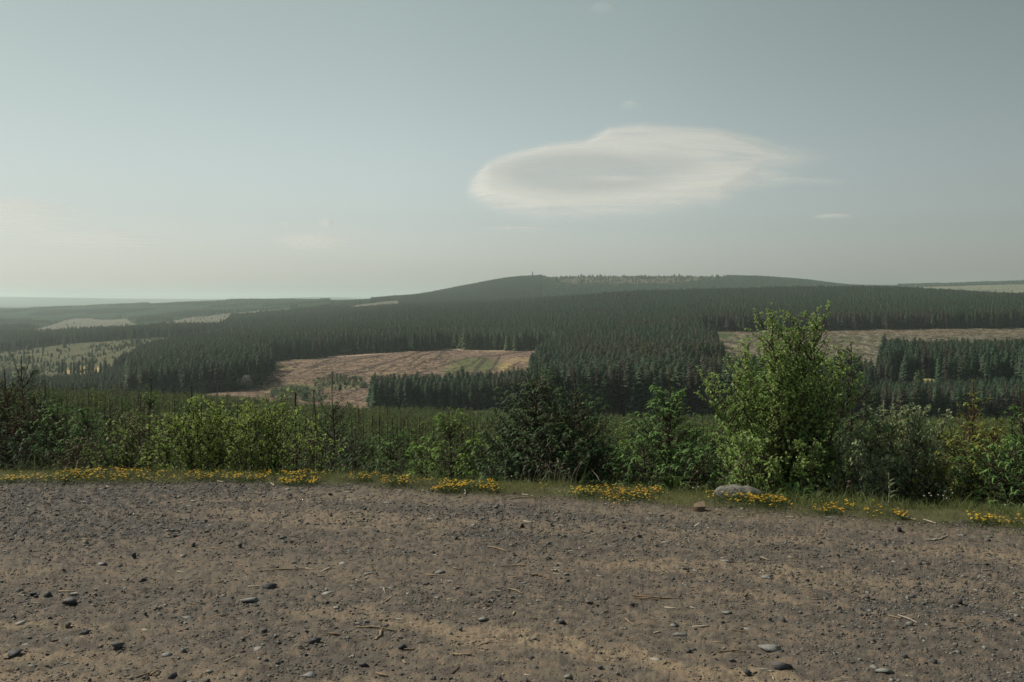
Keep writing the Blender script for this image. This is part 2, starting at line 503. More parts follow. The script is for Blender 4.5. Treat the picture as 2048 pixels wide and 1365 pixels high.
# ------------------------------------------------------------------ gravel lot
def gravel_amount(x, y):
    t = x / np.maximum(y, .5); s = edge_t(t) - y        # distance in front of the verge
    n = fbm(x * .9 + 5, y * 1.7, 61, 3)
    left = sstep(-.05, -.42, t) * sstep(2.2, 1.0, s * .9 - 2.0 * (-t - .2))
    top = sstep(.25, .7, s) * sstep(2.0, 1.1, s) * sstep(.62, .1, t)
    right = sstep(.15, .40, t) * sstep(.5, 1.1, s) * sstep(3.6, 2.0, s)
    g = np.maximum(np.maximum(left, top * .75), right * .75)
    return np.clip(g * (.55 + .9 * n) + .5 * sstep(.5, .75, n), 0, 1)

def sand_amount(x, y):
    t = x / np.maximum(y, .5); s = edge_t(t) - y
    n = fbm(x * .20 + 2, s * 2.6 + .22 * x, 71, 3)
    n2_ = fbm(x * 1.6, y * 3.2, 73, 3)
    band = sstep(.47, .60, n + .22 * (n2_ - .5))
    return np.clip(band, 0, 1) * sstep(.15, .9, s) * (1 - .8 * sstep(-.25, -.5, t) * sstep(3.2, 2.2, s))

def lot_z(x, y):
    s = edge_t(x / np.maximum(y, .5)) - y
    z = .030 * (fbm(x * .5, y * .6, 81, 3) - .5) + .014 * (fbm(x * 3, y * 4, 83, 3) - .5)
    z = z + .012 * (fbm(x * 14, y * 14, 87, 3) - .5)
    z = z * sstep(-.05, .5, s)
    return z

tl = tgrid(0.86, 1640, 3.2, 200)
kk = np.linspace(0, 1, 640)
TL, KK = np.meshgrid(tl, kk)
el = edge_t(TL) + .03
inv = (1 / 1.1) * (1 - KK) + (1 / el) * KK              # even in image rows
YL = 1 / inv; XL = TL * YL
zl = lot_z(XL, YL)
fine = .006 * (vnoise(XL * 70, YL * 70, 89) ** 2) + .007 * vnoise(XL * 33, YL * 33, 90) ** 2
zl = zl + fine * sstep(-.05, .2, edge_t(TL) - YL)
ga = gravel_amount(XL, YL); sa = sand_amount(XL, YL)
dm = fbm(XL * 1.3, YL * 1.3, 91, 4); df = fbm(XL * 22, YL * 22, 93, 3)
CL = np.zeros(XL.shape + (3,)) + np.array([.136, .117, .092])
def bl(mask, c):
    global CL
    CL = CL * (1 - mask[..., None]) + np.array(c) * mask[..., None]
bl(sstep(.35, .7, dm) * .5, (.112, .096, .078))
bl(ga * .9, (.072, .070, .066))
bl(sa * .8 * (1 - .6 * ga), (.255, .200, .135))
bl(sstep(.55, .68, df) * .6, (.18, .135, .10))
bl(sstep(.50, .34, df) * .6, (.065, .055, .05))
bl(sstep(.35, .0, edge_t(TL) - YL + .3 * (dm - .5)) * .6, (.10, .085, .055))
nr, nc = XL.shape
idx = np.arange(nr * nc).reshape(nr, nc)
Q = np.stack([idx[:-1, :-1], idx[:-1, 1:], idx[1:, 1:], idx[1:, :-1]], -1).reshape(-1, 4)
me = new_mesh("gravel_ground", np.stack([XL, YL, zl + .004], -1).reshape(-1, 3), [Q], (M_dirt,), None, CL.reshape(-1, 3), True)
tag(link("gravel_ground", me), "brown stony gravel ground of the viewpoint lot", None, None, "structure")
V = np.array([[-60, -60, -.03], [60, -60, -.03], [60, 1.25, -.03], [3.5, 1.25, -.03], [-3.5, 1.25, -.03], [-60, 1.25, -.03],
              [-60, 9, -.03], [60, 5, -.03], [-20, 9, -.03], [14, 5, -.03]], float)
me = new_mesh("gravel_road", V, [np.array([[0, 1, 2], [0, 2, 5]])], (M_dirt,), None, np.array([[.12, .098, .085]]))
tag(link("gravel_road", me), "gravel road surface behind the camera", None, None, "structure")
# ------------------------------------------------------------------ conifers seen from afar
def far_conifer(seed, H, R, crown0, tiers, nb, c_in, c_tip, trunk_c, ragged=.25, droop=.28):
    r = np.random.default_rng(seed)
    hs_ = crown0 + (1 - crown0) * (np.arange(tiers) / tiers) ** 0.92
    P = []; D = []; L = []
    for h in hs_:
        k = (1 - h) / (1 - crown0)
        Lh = R * (k ** .52) * (0.9 if h < crown0 + .12 else 1) + .18
        a0 = r.uniform(0, 6.28)
        for b in range(nb):
            a = a0 + b * 2 * math.pi / nb + r.normal(0, .18)
            P.append((0, 0, H * (h + r.normal(0, .012)))); D.append((math.cos(a), math.sin(a), 0)); L.append(Lh * (1 + r.normal(0, ragged)))
    P = np.array(P); D = np.array(D); L = np.maximum(np.array(L), .12)
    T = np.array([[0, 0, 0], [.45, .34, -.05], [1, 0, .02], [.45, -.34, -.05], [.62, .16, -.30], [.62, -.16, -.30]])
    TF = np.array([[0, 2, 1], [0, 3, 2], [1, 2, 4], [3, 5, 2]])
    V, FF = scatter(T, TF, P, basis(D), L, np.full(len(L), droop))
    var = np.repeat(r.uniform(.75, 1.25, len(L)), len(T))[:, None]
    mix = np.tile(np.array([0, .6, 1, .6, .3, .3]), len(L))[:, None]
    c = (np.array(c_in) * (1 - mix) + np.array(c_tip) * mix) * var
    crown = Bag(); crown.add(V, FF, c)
    # inner cone added to block light through the crown; also the pointed top
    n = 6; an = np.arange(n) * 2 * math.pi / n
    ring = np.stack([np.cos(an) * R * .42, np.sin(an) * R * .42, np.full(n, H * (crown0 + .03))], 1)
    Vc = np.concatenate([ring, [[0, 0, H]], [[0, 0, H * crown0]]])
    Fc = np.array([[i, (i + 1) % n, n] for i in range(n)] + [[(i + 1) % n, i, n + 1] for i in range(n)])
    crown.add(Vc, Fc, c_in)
    trunk = Bag()
    V, FF = tubes([(0, 0, -1.0), (0, 0, H * .5)], [(0, 0, H * .5), (0, 0, H * .985)], [H * .013, H * .009], [H * .009, .03], 5)
    trunk.add(V, FF, trunk_c)
    if crown0 > .1:       # dead snags below the live crown
        m = 16; a = r.uniform(0, 6.28, m); z = r.uniform(.06, crown0 + .08, m) * H
        A = np.stack([0 * a, 0 * a, z], 1); B_ = A + np.stack([np.cos(a), np.sin(a), -.25 + 0 * a], 1) * (R * r.uniform(.3, .7, m))[:, None]
        V, FF = tubes(A, B_, .06, .02, 3); trunk.add(V, FF, np.array(trunk_c) * .9)
    return crown, trunk

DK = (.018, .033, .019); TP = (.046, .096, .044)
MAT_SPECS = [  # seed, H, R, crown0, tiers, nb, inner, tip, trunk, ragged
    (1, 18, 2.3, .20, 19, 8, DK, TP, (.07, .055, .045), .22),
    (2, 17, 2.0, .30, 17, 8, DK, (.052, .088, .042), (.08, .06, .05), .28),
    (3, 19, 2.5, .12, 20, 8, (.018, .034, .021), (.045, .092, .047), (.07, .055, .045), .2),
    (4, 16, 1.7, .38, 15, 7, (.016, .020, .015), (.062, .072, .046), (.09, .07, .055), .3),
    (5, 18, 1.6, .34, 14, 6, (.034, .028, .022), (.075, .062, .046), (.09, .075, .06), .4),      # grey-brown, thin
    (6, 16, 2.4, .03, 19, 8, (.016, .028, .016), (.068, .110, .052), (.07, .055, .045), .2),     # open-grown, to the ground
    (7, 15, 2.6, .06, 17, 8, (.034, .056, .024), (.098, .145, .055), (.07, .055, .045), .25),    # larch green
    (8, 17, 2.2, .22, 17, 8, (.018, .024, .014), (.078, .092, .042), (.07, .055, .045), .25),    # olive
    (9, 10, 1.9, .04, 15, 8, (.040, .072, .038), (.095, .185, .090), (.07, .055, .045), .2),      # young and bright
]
FAR = []
for sp in MAT_SPECS:
    cr, tr = far_conifer(*sp)
    both = Bag(); both.add(np.concatenate(cr.V), np.concatenate(cr.F[3]), np.concatenate(cr.C)); 
    both.add(np.concatenate(tr.V), np.concatenate(tr.F[4]), np.concatenate(tr.C))
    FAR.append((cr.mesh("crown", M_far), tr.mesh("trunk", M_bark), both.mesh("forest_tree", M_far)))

def instanced(name, P, pid, rot, scl, protos, label):
    """one stuff object: trees instanced on points"""
    me_ = bpy.data.meshes.new(name)
    me_.vertices.add(len(P)); me_.vertices.foreach_set("co", np.asarray(P, np.float32).ravel())
    a = me_.attributes.new("pid", 'INT', 'POINT'); a.data.foreach_set("value", pid.astype(np.int32))
    a = me_.attributes.new("rotz", 'FLOAT_VECTOR', 'POINT')
    rr = np.zeros((len(P), 3), np.float32); rr[:, 2] = rot; a.data.foreach_set("vector", rr.ravel())
    a = me_.attributes.new("scl", 'FLOAT_VECTOR', 'POINT'); a.data.foreach_set("vector", np.asarray(scl, np.float32).ravel())
    ob = link(name, me_)
    ng = bpy.data.node_groups.new(name + "_nodes", 'GeometryNodeTree')
    ng.interface.new_socket(name="Geometry", in_out='INPUT', socket_type='NodeSocketGeometry')
    ng.interface.new_socket(name="Geometry", in_out='OUTPUT', socket_type='NodeSocketGeometry')
    gi = ng.nodes.new("NodeGroupInput"); go = ng.nodes.new("NodeGroupOutput")
    iop = ng.nodes.new("GeometryNodeInstanceOnPoints")
    g2i = ng.nodes.new("GeometryNodeGeometryToInstance")
    for k in reversed(range(len(protos))):
        po = bpy.data.objects.new(name + "_source", protos[k])
        oi = ng.nodes.new("GeometryNodeObjectInfo"); oi.inputs["Object"].default_value = po
        ng.links.new(oi.outputs["Geometry"], g2i.inputs[0])
    ng.links.new(gi.outputs[0], iop.inputs["Points"])
    ng.links.new(g2i.outputs[0], iop.inputs["Instance"])
    iop.inputs["Pick Instance"].default_value = True
    def attr(nm, dt):
        n = ng.nodes.new("GeometryNodeInputNamedAttribute"); n.data_type = dt; n.inputs[0].default_value = nm
        return n.outputs[0]
    ng.links.new(attr("pid", 'INT'), iop.inputs["Instance Index"])
    ng.links.new(attr("rotz", 'FLOAT_VECTOR'), iop.inputs["Rotation"])
    ng.links.new(attr("scl", 'FLOAT_VECTOR'), iop.inputs["Scale"])
    ng.links.new(iop.outputs[0], go.inputs[0])
    mod = ob.modifiers.new("trees", 'NODES'); mod.node_group = ng
    tag(ob, label, None, None, "stuff")
    return ob

def band_points(y0, y1, sp, rng, tmax=.68):
    pts = []
    ys = np.arange(y0, y1, sp)
    for y in ys:
        xs = np.arange(-tmax * y, tmax * y, sp)
        pts.append(np.stack([xs + rng.uniform(-.42, .42, len(xs)) * sp, y + rng.uniform(-.42, .42, len(xs)) * sp], 1))
    return np.concatenate(pts)

def visibility(u, vt, vb, hw, y, start):
    """visible height in px of each tree (near to far) against the canopy of those in front"""
    top = start.copy(); n = len(top); vis = np.zeros(len(u)); gap = np.zeros(len(u))
    for i in np.argsort(y):
        a = int((u[i] - hw[i] * .5 + 1500) / 3); b = int((u[i] + hw[i] * .5 + 1500) / 3) + 1
        if b <= 0 or a >= n: continue
        a = max(a, 0); s = top[a:b]
        m = float(s.mean()); gap[i] = vt[i] - m
        vis[i] = max(0, min(m, vb[i]) - vt[i])
        lim = vt[i] + .22 * (vb[i] - vt[i])
        np.minimum(s, lim, out=s)
    return vis, gap

r2 = np.random.default_rng(99)
pts = np.concatenate([band_points(380, 800, 3.1, r2), band_points(800, 1300, 3.8, r2), band_points(1300, 2000, 5.4, r2),
                      band_points(2000, 2900, 6.8, r2), band_points(2900, 4400, 7.6, r2, .60), band_points(4400, 6200, 9.5, r2, .60)])
px, py = pts[:, 0], pts[:, 1]
pz = ground_z(px, py)
zn, pu, pv = zones(px, py, pz)
forest = (zn == 1) | (zn == 3)
# small gaps and thin places so that the canopy is not even
cl = fbm(px / 60, py / 60, 131, 3); cl2 = fbm(px / 160 + 9, py / 160, 137, 2)
keep = forest & (r2.uniform(size=len(px)) < np.where(cl > .70, .55, .97))
# scattered young trees on open ground
def scat(code, p, cl_w=None):
    m = (zn == code) & (r2.uniform(size=len(px)) < p)
    return m
open_small = np.zeros(len(px), bool)
op = fbm(px / 34, py / 34, 139, 3)
open_small |= (zn == 5) & (r2.uniform(size=len(px)) < np.clip((op - .40) * 1.2, .02, .35))
open_small |= (zn == 8) & (r2.uniform(size=len(px)) < np.clip((op - .4) * 1.2, .08, .6))
open_small |= (zn == 9) & (r2.uniform(size=len(px)) < .012)
open_small |= (zn == 6) & (r2.uniform(size=len(px)) < .03)
open_small |= (zn == 10) & (r2.uniform(size=len(px)) < .07)
open_small |= (zn == 4) & (np.hypot((pu - 680) / 56, (pv - 768) / 17) < 1) & (r2.uniform(size=len(px)) < .36)
open_small |= (zn == 4) & (np.hypot((pu - 600) / 60, (pv - 792) / 15) < 1) & (r2.uniform(size=len(px)) < .5)
sel = keep | open_small
px, py, pz, zn, pu, pv, cl, cl2 = [a[sel] for a in (px, py, pz, zn, pu, pv, cl, cl2)]
small = open_small[sel] & ~keep[sel]
n = len(px)
hgt = np.where(zn == 3, 11.5, 17.5)
hgt = np.where((zn == 3) & (pu < 640), 9.5, hgt)
hgt = np.where((zn == 3) & (pu > 1795) & (py > 4500), 19.0, hgt)
hgt = np.where((zn == 1) & (py > 2000), 15.5, hgt)
hgt = np.where((zn == 1) & (pu > 1380) & (pu < 1790) & (py < 600), 13.0, hgt)
hgt = np.where((zn == 1) & (pu > 1740) & (py < 520), np.interp(py, [385, 510], [14.0, 7.0]), hgt)
hgt = np.where((zn == 1) & (pu > 1085) & (pu < 1700) & (py < 470), 19.0, hgt)
hgt = np.where((zn == 1) & (py > 480) & (py < 575) & (pu > 742) & (pu < 1085), 16.3, hgt)
hgt = np.where((zn == 1) & (pu < 255) & (py < 860), 10.5, hgt)
hgt = np.where((zn == 1) & (pu > 1770) & (py > 600) & (py < 720), 15.0, hgt)
hgt = hgt * (0.92 + .16 * fbm(px / 45, py / 45, 141, 3)) * r2.normal(1, .06, n)
hgt = np.where(small, np.where(zn == 8, 5.5, np.where(zn == 5, 3.6, np.where(zn == 4, 2.1, 3.2))) * np.exp(r2.normal(0, .38, n)), hgt)
pid = r2.choice([0, 1, 2, 3, 0, 2], n)
big = vnoise(px / 75, py / 75, 151)
pid = np.where((big > .68) & (r2.uniform(size=n) < .6), 7, pid)
pid = np.where((big < .22) & (r2.uniform(size=n) < .28), 4, pid)
clump = fbm(px / 190 + 3, py / 190, 153, 2)
pid = np.where((zn == 3) & (pu < 660) & (clump < .60), np.where(r2.uniform(size=n) < .85, 8, 5), pid)
hgt = np.where((zn == 3) & (pu < 660) & (clump >= .60), hgt * 1.6, hgt)
pid = np.where((zn == 3) & (pu >= 660) & (r2.uniform(size=n) < .55), np.where(r2.uniform(size=n) < .5, 8, 5), pid)
pid = np.where((zn == 1) & (pu > 880) & (pu < 1110) & (py > 930) & (py < 1060) & (r2.uniform(size=n) < .7), r2.choice([5, 6], n), pid)
pid = np.where((zn == 1) & (pu > 1120) & (pu < 1600) & (py > 430) & (py < 700) & (r2.uniform(size=n) < .35), 7, pid)
pid = np.where((zn == 1) & (pu > 1120) & (py < 420) & (r2.uniform(size=n) < .30), 4, pid)
pid = np.where((zn == 1) & (pu < 1900) & (pu > 1240) & (py > 1000) & (py < 1060), r2.choice([3, 4, 1, 3], n), pid)
pid = np.where(small, np.where(zn == 4, r2.choice([5, 6, 6], n), r2.choice([5, 6, 2, 5], n)), pid)
H0 = np.array([s[1] for s in MAT_SPECS], float)
sc = hgt / H0[pid]
wid = np.where(py > 2900, 1.7, np.where(py > 2000, 1.5, np.where(py > 1300, 1.35, 1.2)))
wid = wid * np.where(small, np.where(zn == 4, 2.1, 1.5), 1.0)
scl = np.stack([sc * wid, sc * wid, sc], 1) * (1 + r2.normal(0, .06, (n, 1)))
rot = r2.uniform(0, 6.28, n)
vt = VH - F * (pz + hgt - CAMZ) / py; vb = VH - F * (pz - CAMZ) / py
hw = 2.1 * sc * wid * F / py
start = np.full(1900, 872.0)
vis, gap = visibility(pu, vt, vb, hw, py, start)
kp = gap < np.where(py < 1200, 26, np.where(py < 2600, 15, 9))
score = np.where(small | (np.abs(pu - 1024) > 1040), 0, vis * np.minimum(hw, 40))
ind = np.zeros(n, bool); ind[np.argsort(-score)[:300]] = True
score_s = np.where(small & (zn != 8) & (np.abs(pu - 1024) < 1040) & (vis > 2), vis * hw, 0)
inds = np.zeros(n, bool); inds[np.argsort(-score_s)[:230]] = True; inds &= score_s > 0
rest = kp & ~ind & ~inds & ~small
heath_rest = kp & ~ind & ~inds & small
print("forest", n, "kept", int(kp.sum()), "individual", int(ind.sum()), int(inds.sum()))
P3 = np.stack([px, py, pz - .3], 1)
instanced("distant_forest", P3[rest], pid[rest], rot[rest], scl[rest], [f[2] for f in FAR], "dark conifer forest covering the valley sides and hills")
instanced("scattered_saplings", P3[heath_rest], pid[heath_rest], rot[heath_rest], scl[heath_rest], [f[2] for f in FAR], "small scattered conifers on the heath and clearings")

def block_label(u, y):
    if u < 420: return ("dark mature spruce at the valley foot below the left meadow", "mature spruces by the left meadow")
    if u < 742: return ("dark mature spruce beside the left end of the bare clearcut", "mature spruces left of the clearcut")
    if u < 1085 and y < 580: return ("tall dark spruce with bare trunk in the stand below the clearcut", "spruces in the stand below the clearcut")
    if u < 1115: return ("mature spruce along the upper edge of the bare clearcut", "spruces along the clearcut's upper edge")
    if u < 1500: return ("tall spruce with bare lower trunk in the valley wood beyond the plantation, right of centre", "spruces in the central valley wood")
    if y > 700: return ("mature spruce along the upper edge of the right-hand felled slope", "spruces above the right felled slope")
    return ("dark spruce in the valley wood behind the willow and right-hand shrubs", "spruces in the right valley wood")

def empty(name, loc, rz=0, scale=None):
    o = bpy.data.objects.new(name, None); COL.objects.link(o)
    o.empty_display_size = .3
    o.location = loc; o.rotation_euler = (0, 0, rz)
    if scale is not None: o.scale = scale
    return o

# round broadleaf trees in the distance
def far_broadleaf(seed, H, W, col, n=900):
    r = np.random.default_rng(seed)
    lobes = [(r.normal(0, .24) * W, r.normal(0, .24) * W, H * r.uniform(.35, .82), r.uniform(.22, .36) * W) for _ in range(9)]
    P = []; 
    for k in range(n):
        lx, ly, lz, lr = lobes[r.integers(9)]
        d = norm(r.normal(size=(1, 3)))[0]
        P.append((lx + d[0] * lr, ly + d[1] * lr, lz + d[2] * lr * .9))
    P = np.array(P); T = np.array([[0, -.5, 0], [1, 0, .1], [0, .5, 0], [-1, 0, -.1]]); TF = np.array([[0, 1, 2], [0, 2, 3]])
    V, FF = scatter(T, TF, P, basis(r.normal(size=(n, 3))), r.uniform(.2, .42, n) * H / 9)
    c = np.repeat(r.uniform(.7, 1.3, n), 4)[:, None] * np.array(col)
    cr = Bag(); cr.add(V, FF, c)
    tr = Bag(); A = [(0, 0, -.4)] + [(0, 0, H * .3)] * 5; Bq = [(0, 0, H * .3)] + [tuple(l[:3]) for l in lobes[:5]]
    V, FF = tubes(A, Bq, H * .02, H * .01, 5); tr.add(V, FF, (.09, .075, .06))
    return cr.mesh("crown", M_far), tr.mesh("trunk", M_bark)
BL = [far_broadleaf(1, 9, 8, (.16, .19, .05)), far_broadleaf(2, 8, 7, (.13, .115, .09)), far_broadleaf(3, 7, 7, (.07, .11, .05)), far_broadleaf(4, 8, 6, (.22, .24, .20))]
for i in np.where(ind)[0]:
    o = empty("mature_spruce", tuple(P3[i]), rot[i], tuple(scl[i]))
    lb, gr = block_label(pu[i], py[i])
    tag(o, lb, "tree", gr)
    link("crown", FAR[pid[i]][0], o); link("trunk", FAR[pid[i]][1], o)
for i in np.where(inds)[0]:
    if zn[i] == 4 and i % 4:
        sb = float(hgt[i]) / 7 * .9
        o = empty("scrub_bush", tuple(P3[i]), rot[i], (sb * 1.5, sb * 1.5, sb))
        tag(o, "low green scrub bush on the green patch inside the clearcut", "bush", "scrub bushes in the clearcut")
        link("crown", BL[2][0], o); link("trunk", BL[2][1], o)
        continue
    o = empty("small_conifer", tuple(P3[i]), rot[i], tuple(scl[i]))
    if zn[i] == 5: lb, gr = "small dark self-sown conifer on the olive meadow at left", "small conifers dotted over the left meadow"
    elif zn[i] == 4: lb, gr = "small young conifer on the green patch inside the clearcut", "small conifers in the clearcut"
    else: lb, gr = "small conifer standing in an open glade of the far slope", "small conifers in distant glades"
    tag(o, lb, "tree", gr)
    link("crown", FAR[pid[i]][0], o); link("trunk", FAR[pid[i]][1], o)

def at(u, y):
    x = (u - 1024) * y / F
    return x, y, float(ground_z(x, y))

def lone(u, y, h, p, label, name="lone_conifer", wide=1.0):
    x, yy, z = at(u, y)
    s = h / H0[p]
    o = empty(name, (x, yy, z - .2), u, (s * wide, s * wide, s))
    tag(o, label, "tree"); link("crown", FAR[p][0], o); link("trunk", FAR[p][1], o)
lone(1065, 4330, 38, 0, "tall lone conifer sticking up from the summit skyline", wide=1.1)

for u, y, h, k, lb in [
    (1822, 560, 8.0, 0, "bright yellow-green round tree in the right valley glade"),
    (1840, 562, 6.4, 0, "smaller yellow-green tree just right of the brightest round tree"),
    (1842, 580, 10, 1, "bare brownish tree behind the yellow-green pair in the glade"),
    (1728, 560, 8.5, 1, "pale brown bare tree behind the spruce right of the willow"),
    (1770, 560, 6.0, 0, "low olive bush at the left end of the valley glade"),
    (492, 560, 9, 3, "pale whitish bush at the dark wood's foot left of the clearcut"),
    (548, 905, 11, 3, "pale blossoming tree at the clearcut's top left corner"),
    (8, 1010, 13, 2, "round green tree at the left frame edge by the meadow"),
    (18, 960, 10, 1, "greyish round tree near the left edge below the meadow"),
    (74, 950, 8, 2, "left one of two small round bushes below the meadow"),
    (84, 945, 9, 2, "right one of two small round bushes below the meadow"),
    (120, 760, 9, 3, "pale green bush by the track at the yellow field's near end"),
    (127, 700, 8, 2, "grey-green bush below the yellow field"),
    (40, 800, 8, 2, "grey-green bush low in the valley at the far left"),
    (690, 930, 7, 2, "light green bush on the clearcut's top edge near its middle"),
    (1222, 480, 6, 0, "small pale green tree among the dark spruces right of centre")]:
    x, yy, z = at(u, y)
    s = h / [9, 8, 7, 8][k]
    o = empty("broadleaf_tree" if h > 8.2 else "round_bush", (x, yy, z), u * .7, (s, s, s))
    tag(o, lb, "tree" if h > 8.2 else "bush"); link("crown", BL[k][0], o); link("trunk", BL[k][1], o)
# sparse clump in front of the yellow field
for k, u in enumerate([118, 124, 131, 142, 148, 157, 164, 172, 178, 186, 192, 201, 210, 218, 226]):
    pp = [5, 0, 2, 0][k % 4]; y = 900 + 25 * math.sin(k * 2.3)
    x, yy, z = at(u, y); h = 13 + 3.0 * math.sin(k * 1.7); s = h / H0[pp]
    o = empty("field_edge_conifer", (x, yy, z - .2), k, (s * 1.15, s * 1.15, s))
    tag(o, "dark conifer in the short row beside the yellow field at left", "tree", "conifers beside the yellow field")
    link("crown", FAR[pp][0], o); link("trunk", FAR[pp][1], o)

# brash, stumps and bleached logs on the clearcut
r3 = np.random.default_rng(5)
bx = r3.uniform(-.36, .62, 130000); by = r3.uniform(560, 1060, 130000); bx = bx * by
bz = ground_z(bx, by); zb, bu, bv = zones(bx, by, bz)
dens = fbm(bx / 14, by / 14, 171, 3)
m = ((zb == 4) | (zb == 7)) & (r3.uniform(size=len(bx)) < np.clip((dens - .30) * 1.3, 0, 1) * np.where(bu > 900, .5, 1))
bx, by, bz = bx[m], by[m], bz[m]
a = r3.uniform(0, 6.28, len(bx)); ln = np.exp(r3.normal(.45, .55, len(bx)))
A = np.stack([bx, by, bz + .15], 1); E = A + np.stack([np.cos(a), np.sin(a), r3.uniform(-.05, .35, len(bx))], 1) * ln[:, None]
V, FF = tubes(A, E, r3.uniform(.05, .22, len(bx)), .05, 3)
bc = np.array([[.30, .24, .20], [.16, .11, .09], [.05, .038, .032], [.08, .06, .05], [.05, .04, .035]])[r3.integers(0, 5, len(bx))]
bag = Bag(); bag.add(V, FF, np.repeat(bc, 6, 0))
tag(link("logging_debris", bag.mesh("logging_debris", M_bark)), "bleached and dark logging brash strewn over the clearcut", None, None, "stuff")
#PART3
# ------------------------------------------------------------------ young spruces
def shoot_template(n, nl, w, seed, core=.05):
    """a shoot along +X of length 1 clothed in needles"""
    r = np.random.default_rng(seed)
    V = []; T = []
    xs = [0, .35, .7, 1.0]; rr = [core, core * 1.5, core * 1.3, core * .3]
    for x, q in zip(xs, rr):
        for k in range(3):
            a = k * 2.094
            V.append((x, q * math.cos(a), q * math.sin(a)))
    for s in range(3):
        for k in range(3):
            a, b = s * 3 + k, s * 3 + (k + 1) % 3
            T += [(a, b, b + 3), (a, b + 3, a + 3)]
    for i in range(n):
        x = (i + .5) / n * .95; a = i * 2.4 + r.uniform(0, .74)
        L = nl * r.uniform(.8, 1.15) * (1 - .35 * x)
        d = np.array([.62, .78 * math.cos(a), .78 * math.sin(a)])
        tq = np.array([0, -math.sin(a), math.cos(a)]) * w
        p = np.array([x, 0, 0])
        k = len(V); V += [tuple(p - tq), tuple(p + tq), tuple(p + d * L)]
        T.append((k, k + 1, k + 2))
    return np.array(V), np.array(T)

SH_HI = shoot_template(24, .24, .034, 1)
SH_MD = shoot_template(8, .36, .08, 2, .09)
_c = np.array([[0, -.12, 0], [.45, -.17, .03], [1, 0, 0], [.45, .17, .03], [0, .12, 0], [.5, 0, .17], [.5, 0, -.15]])
SH_LO = (_c, np.array([[0, 1, 5], [1, 2, 5], [2, 3, 5], [3, 4, 5], [0, 6, 1], [1, 6, 2], [2, 6, 3], [3, 6, 4]]))

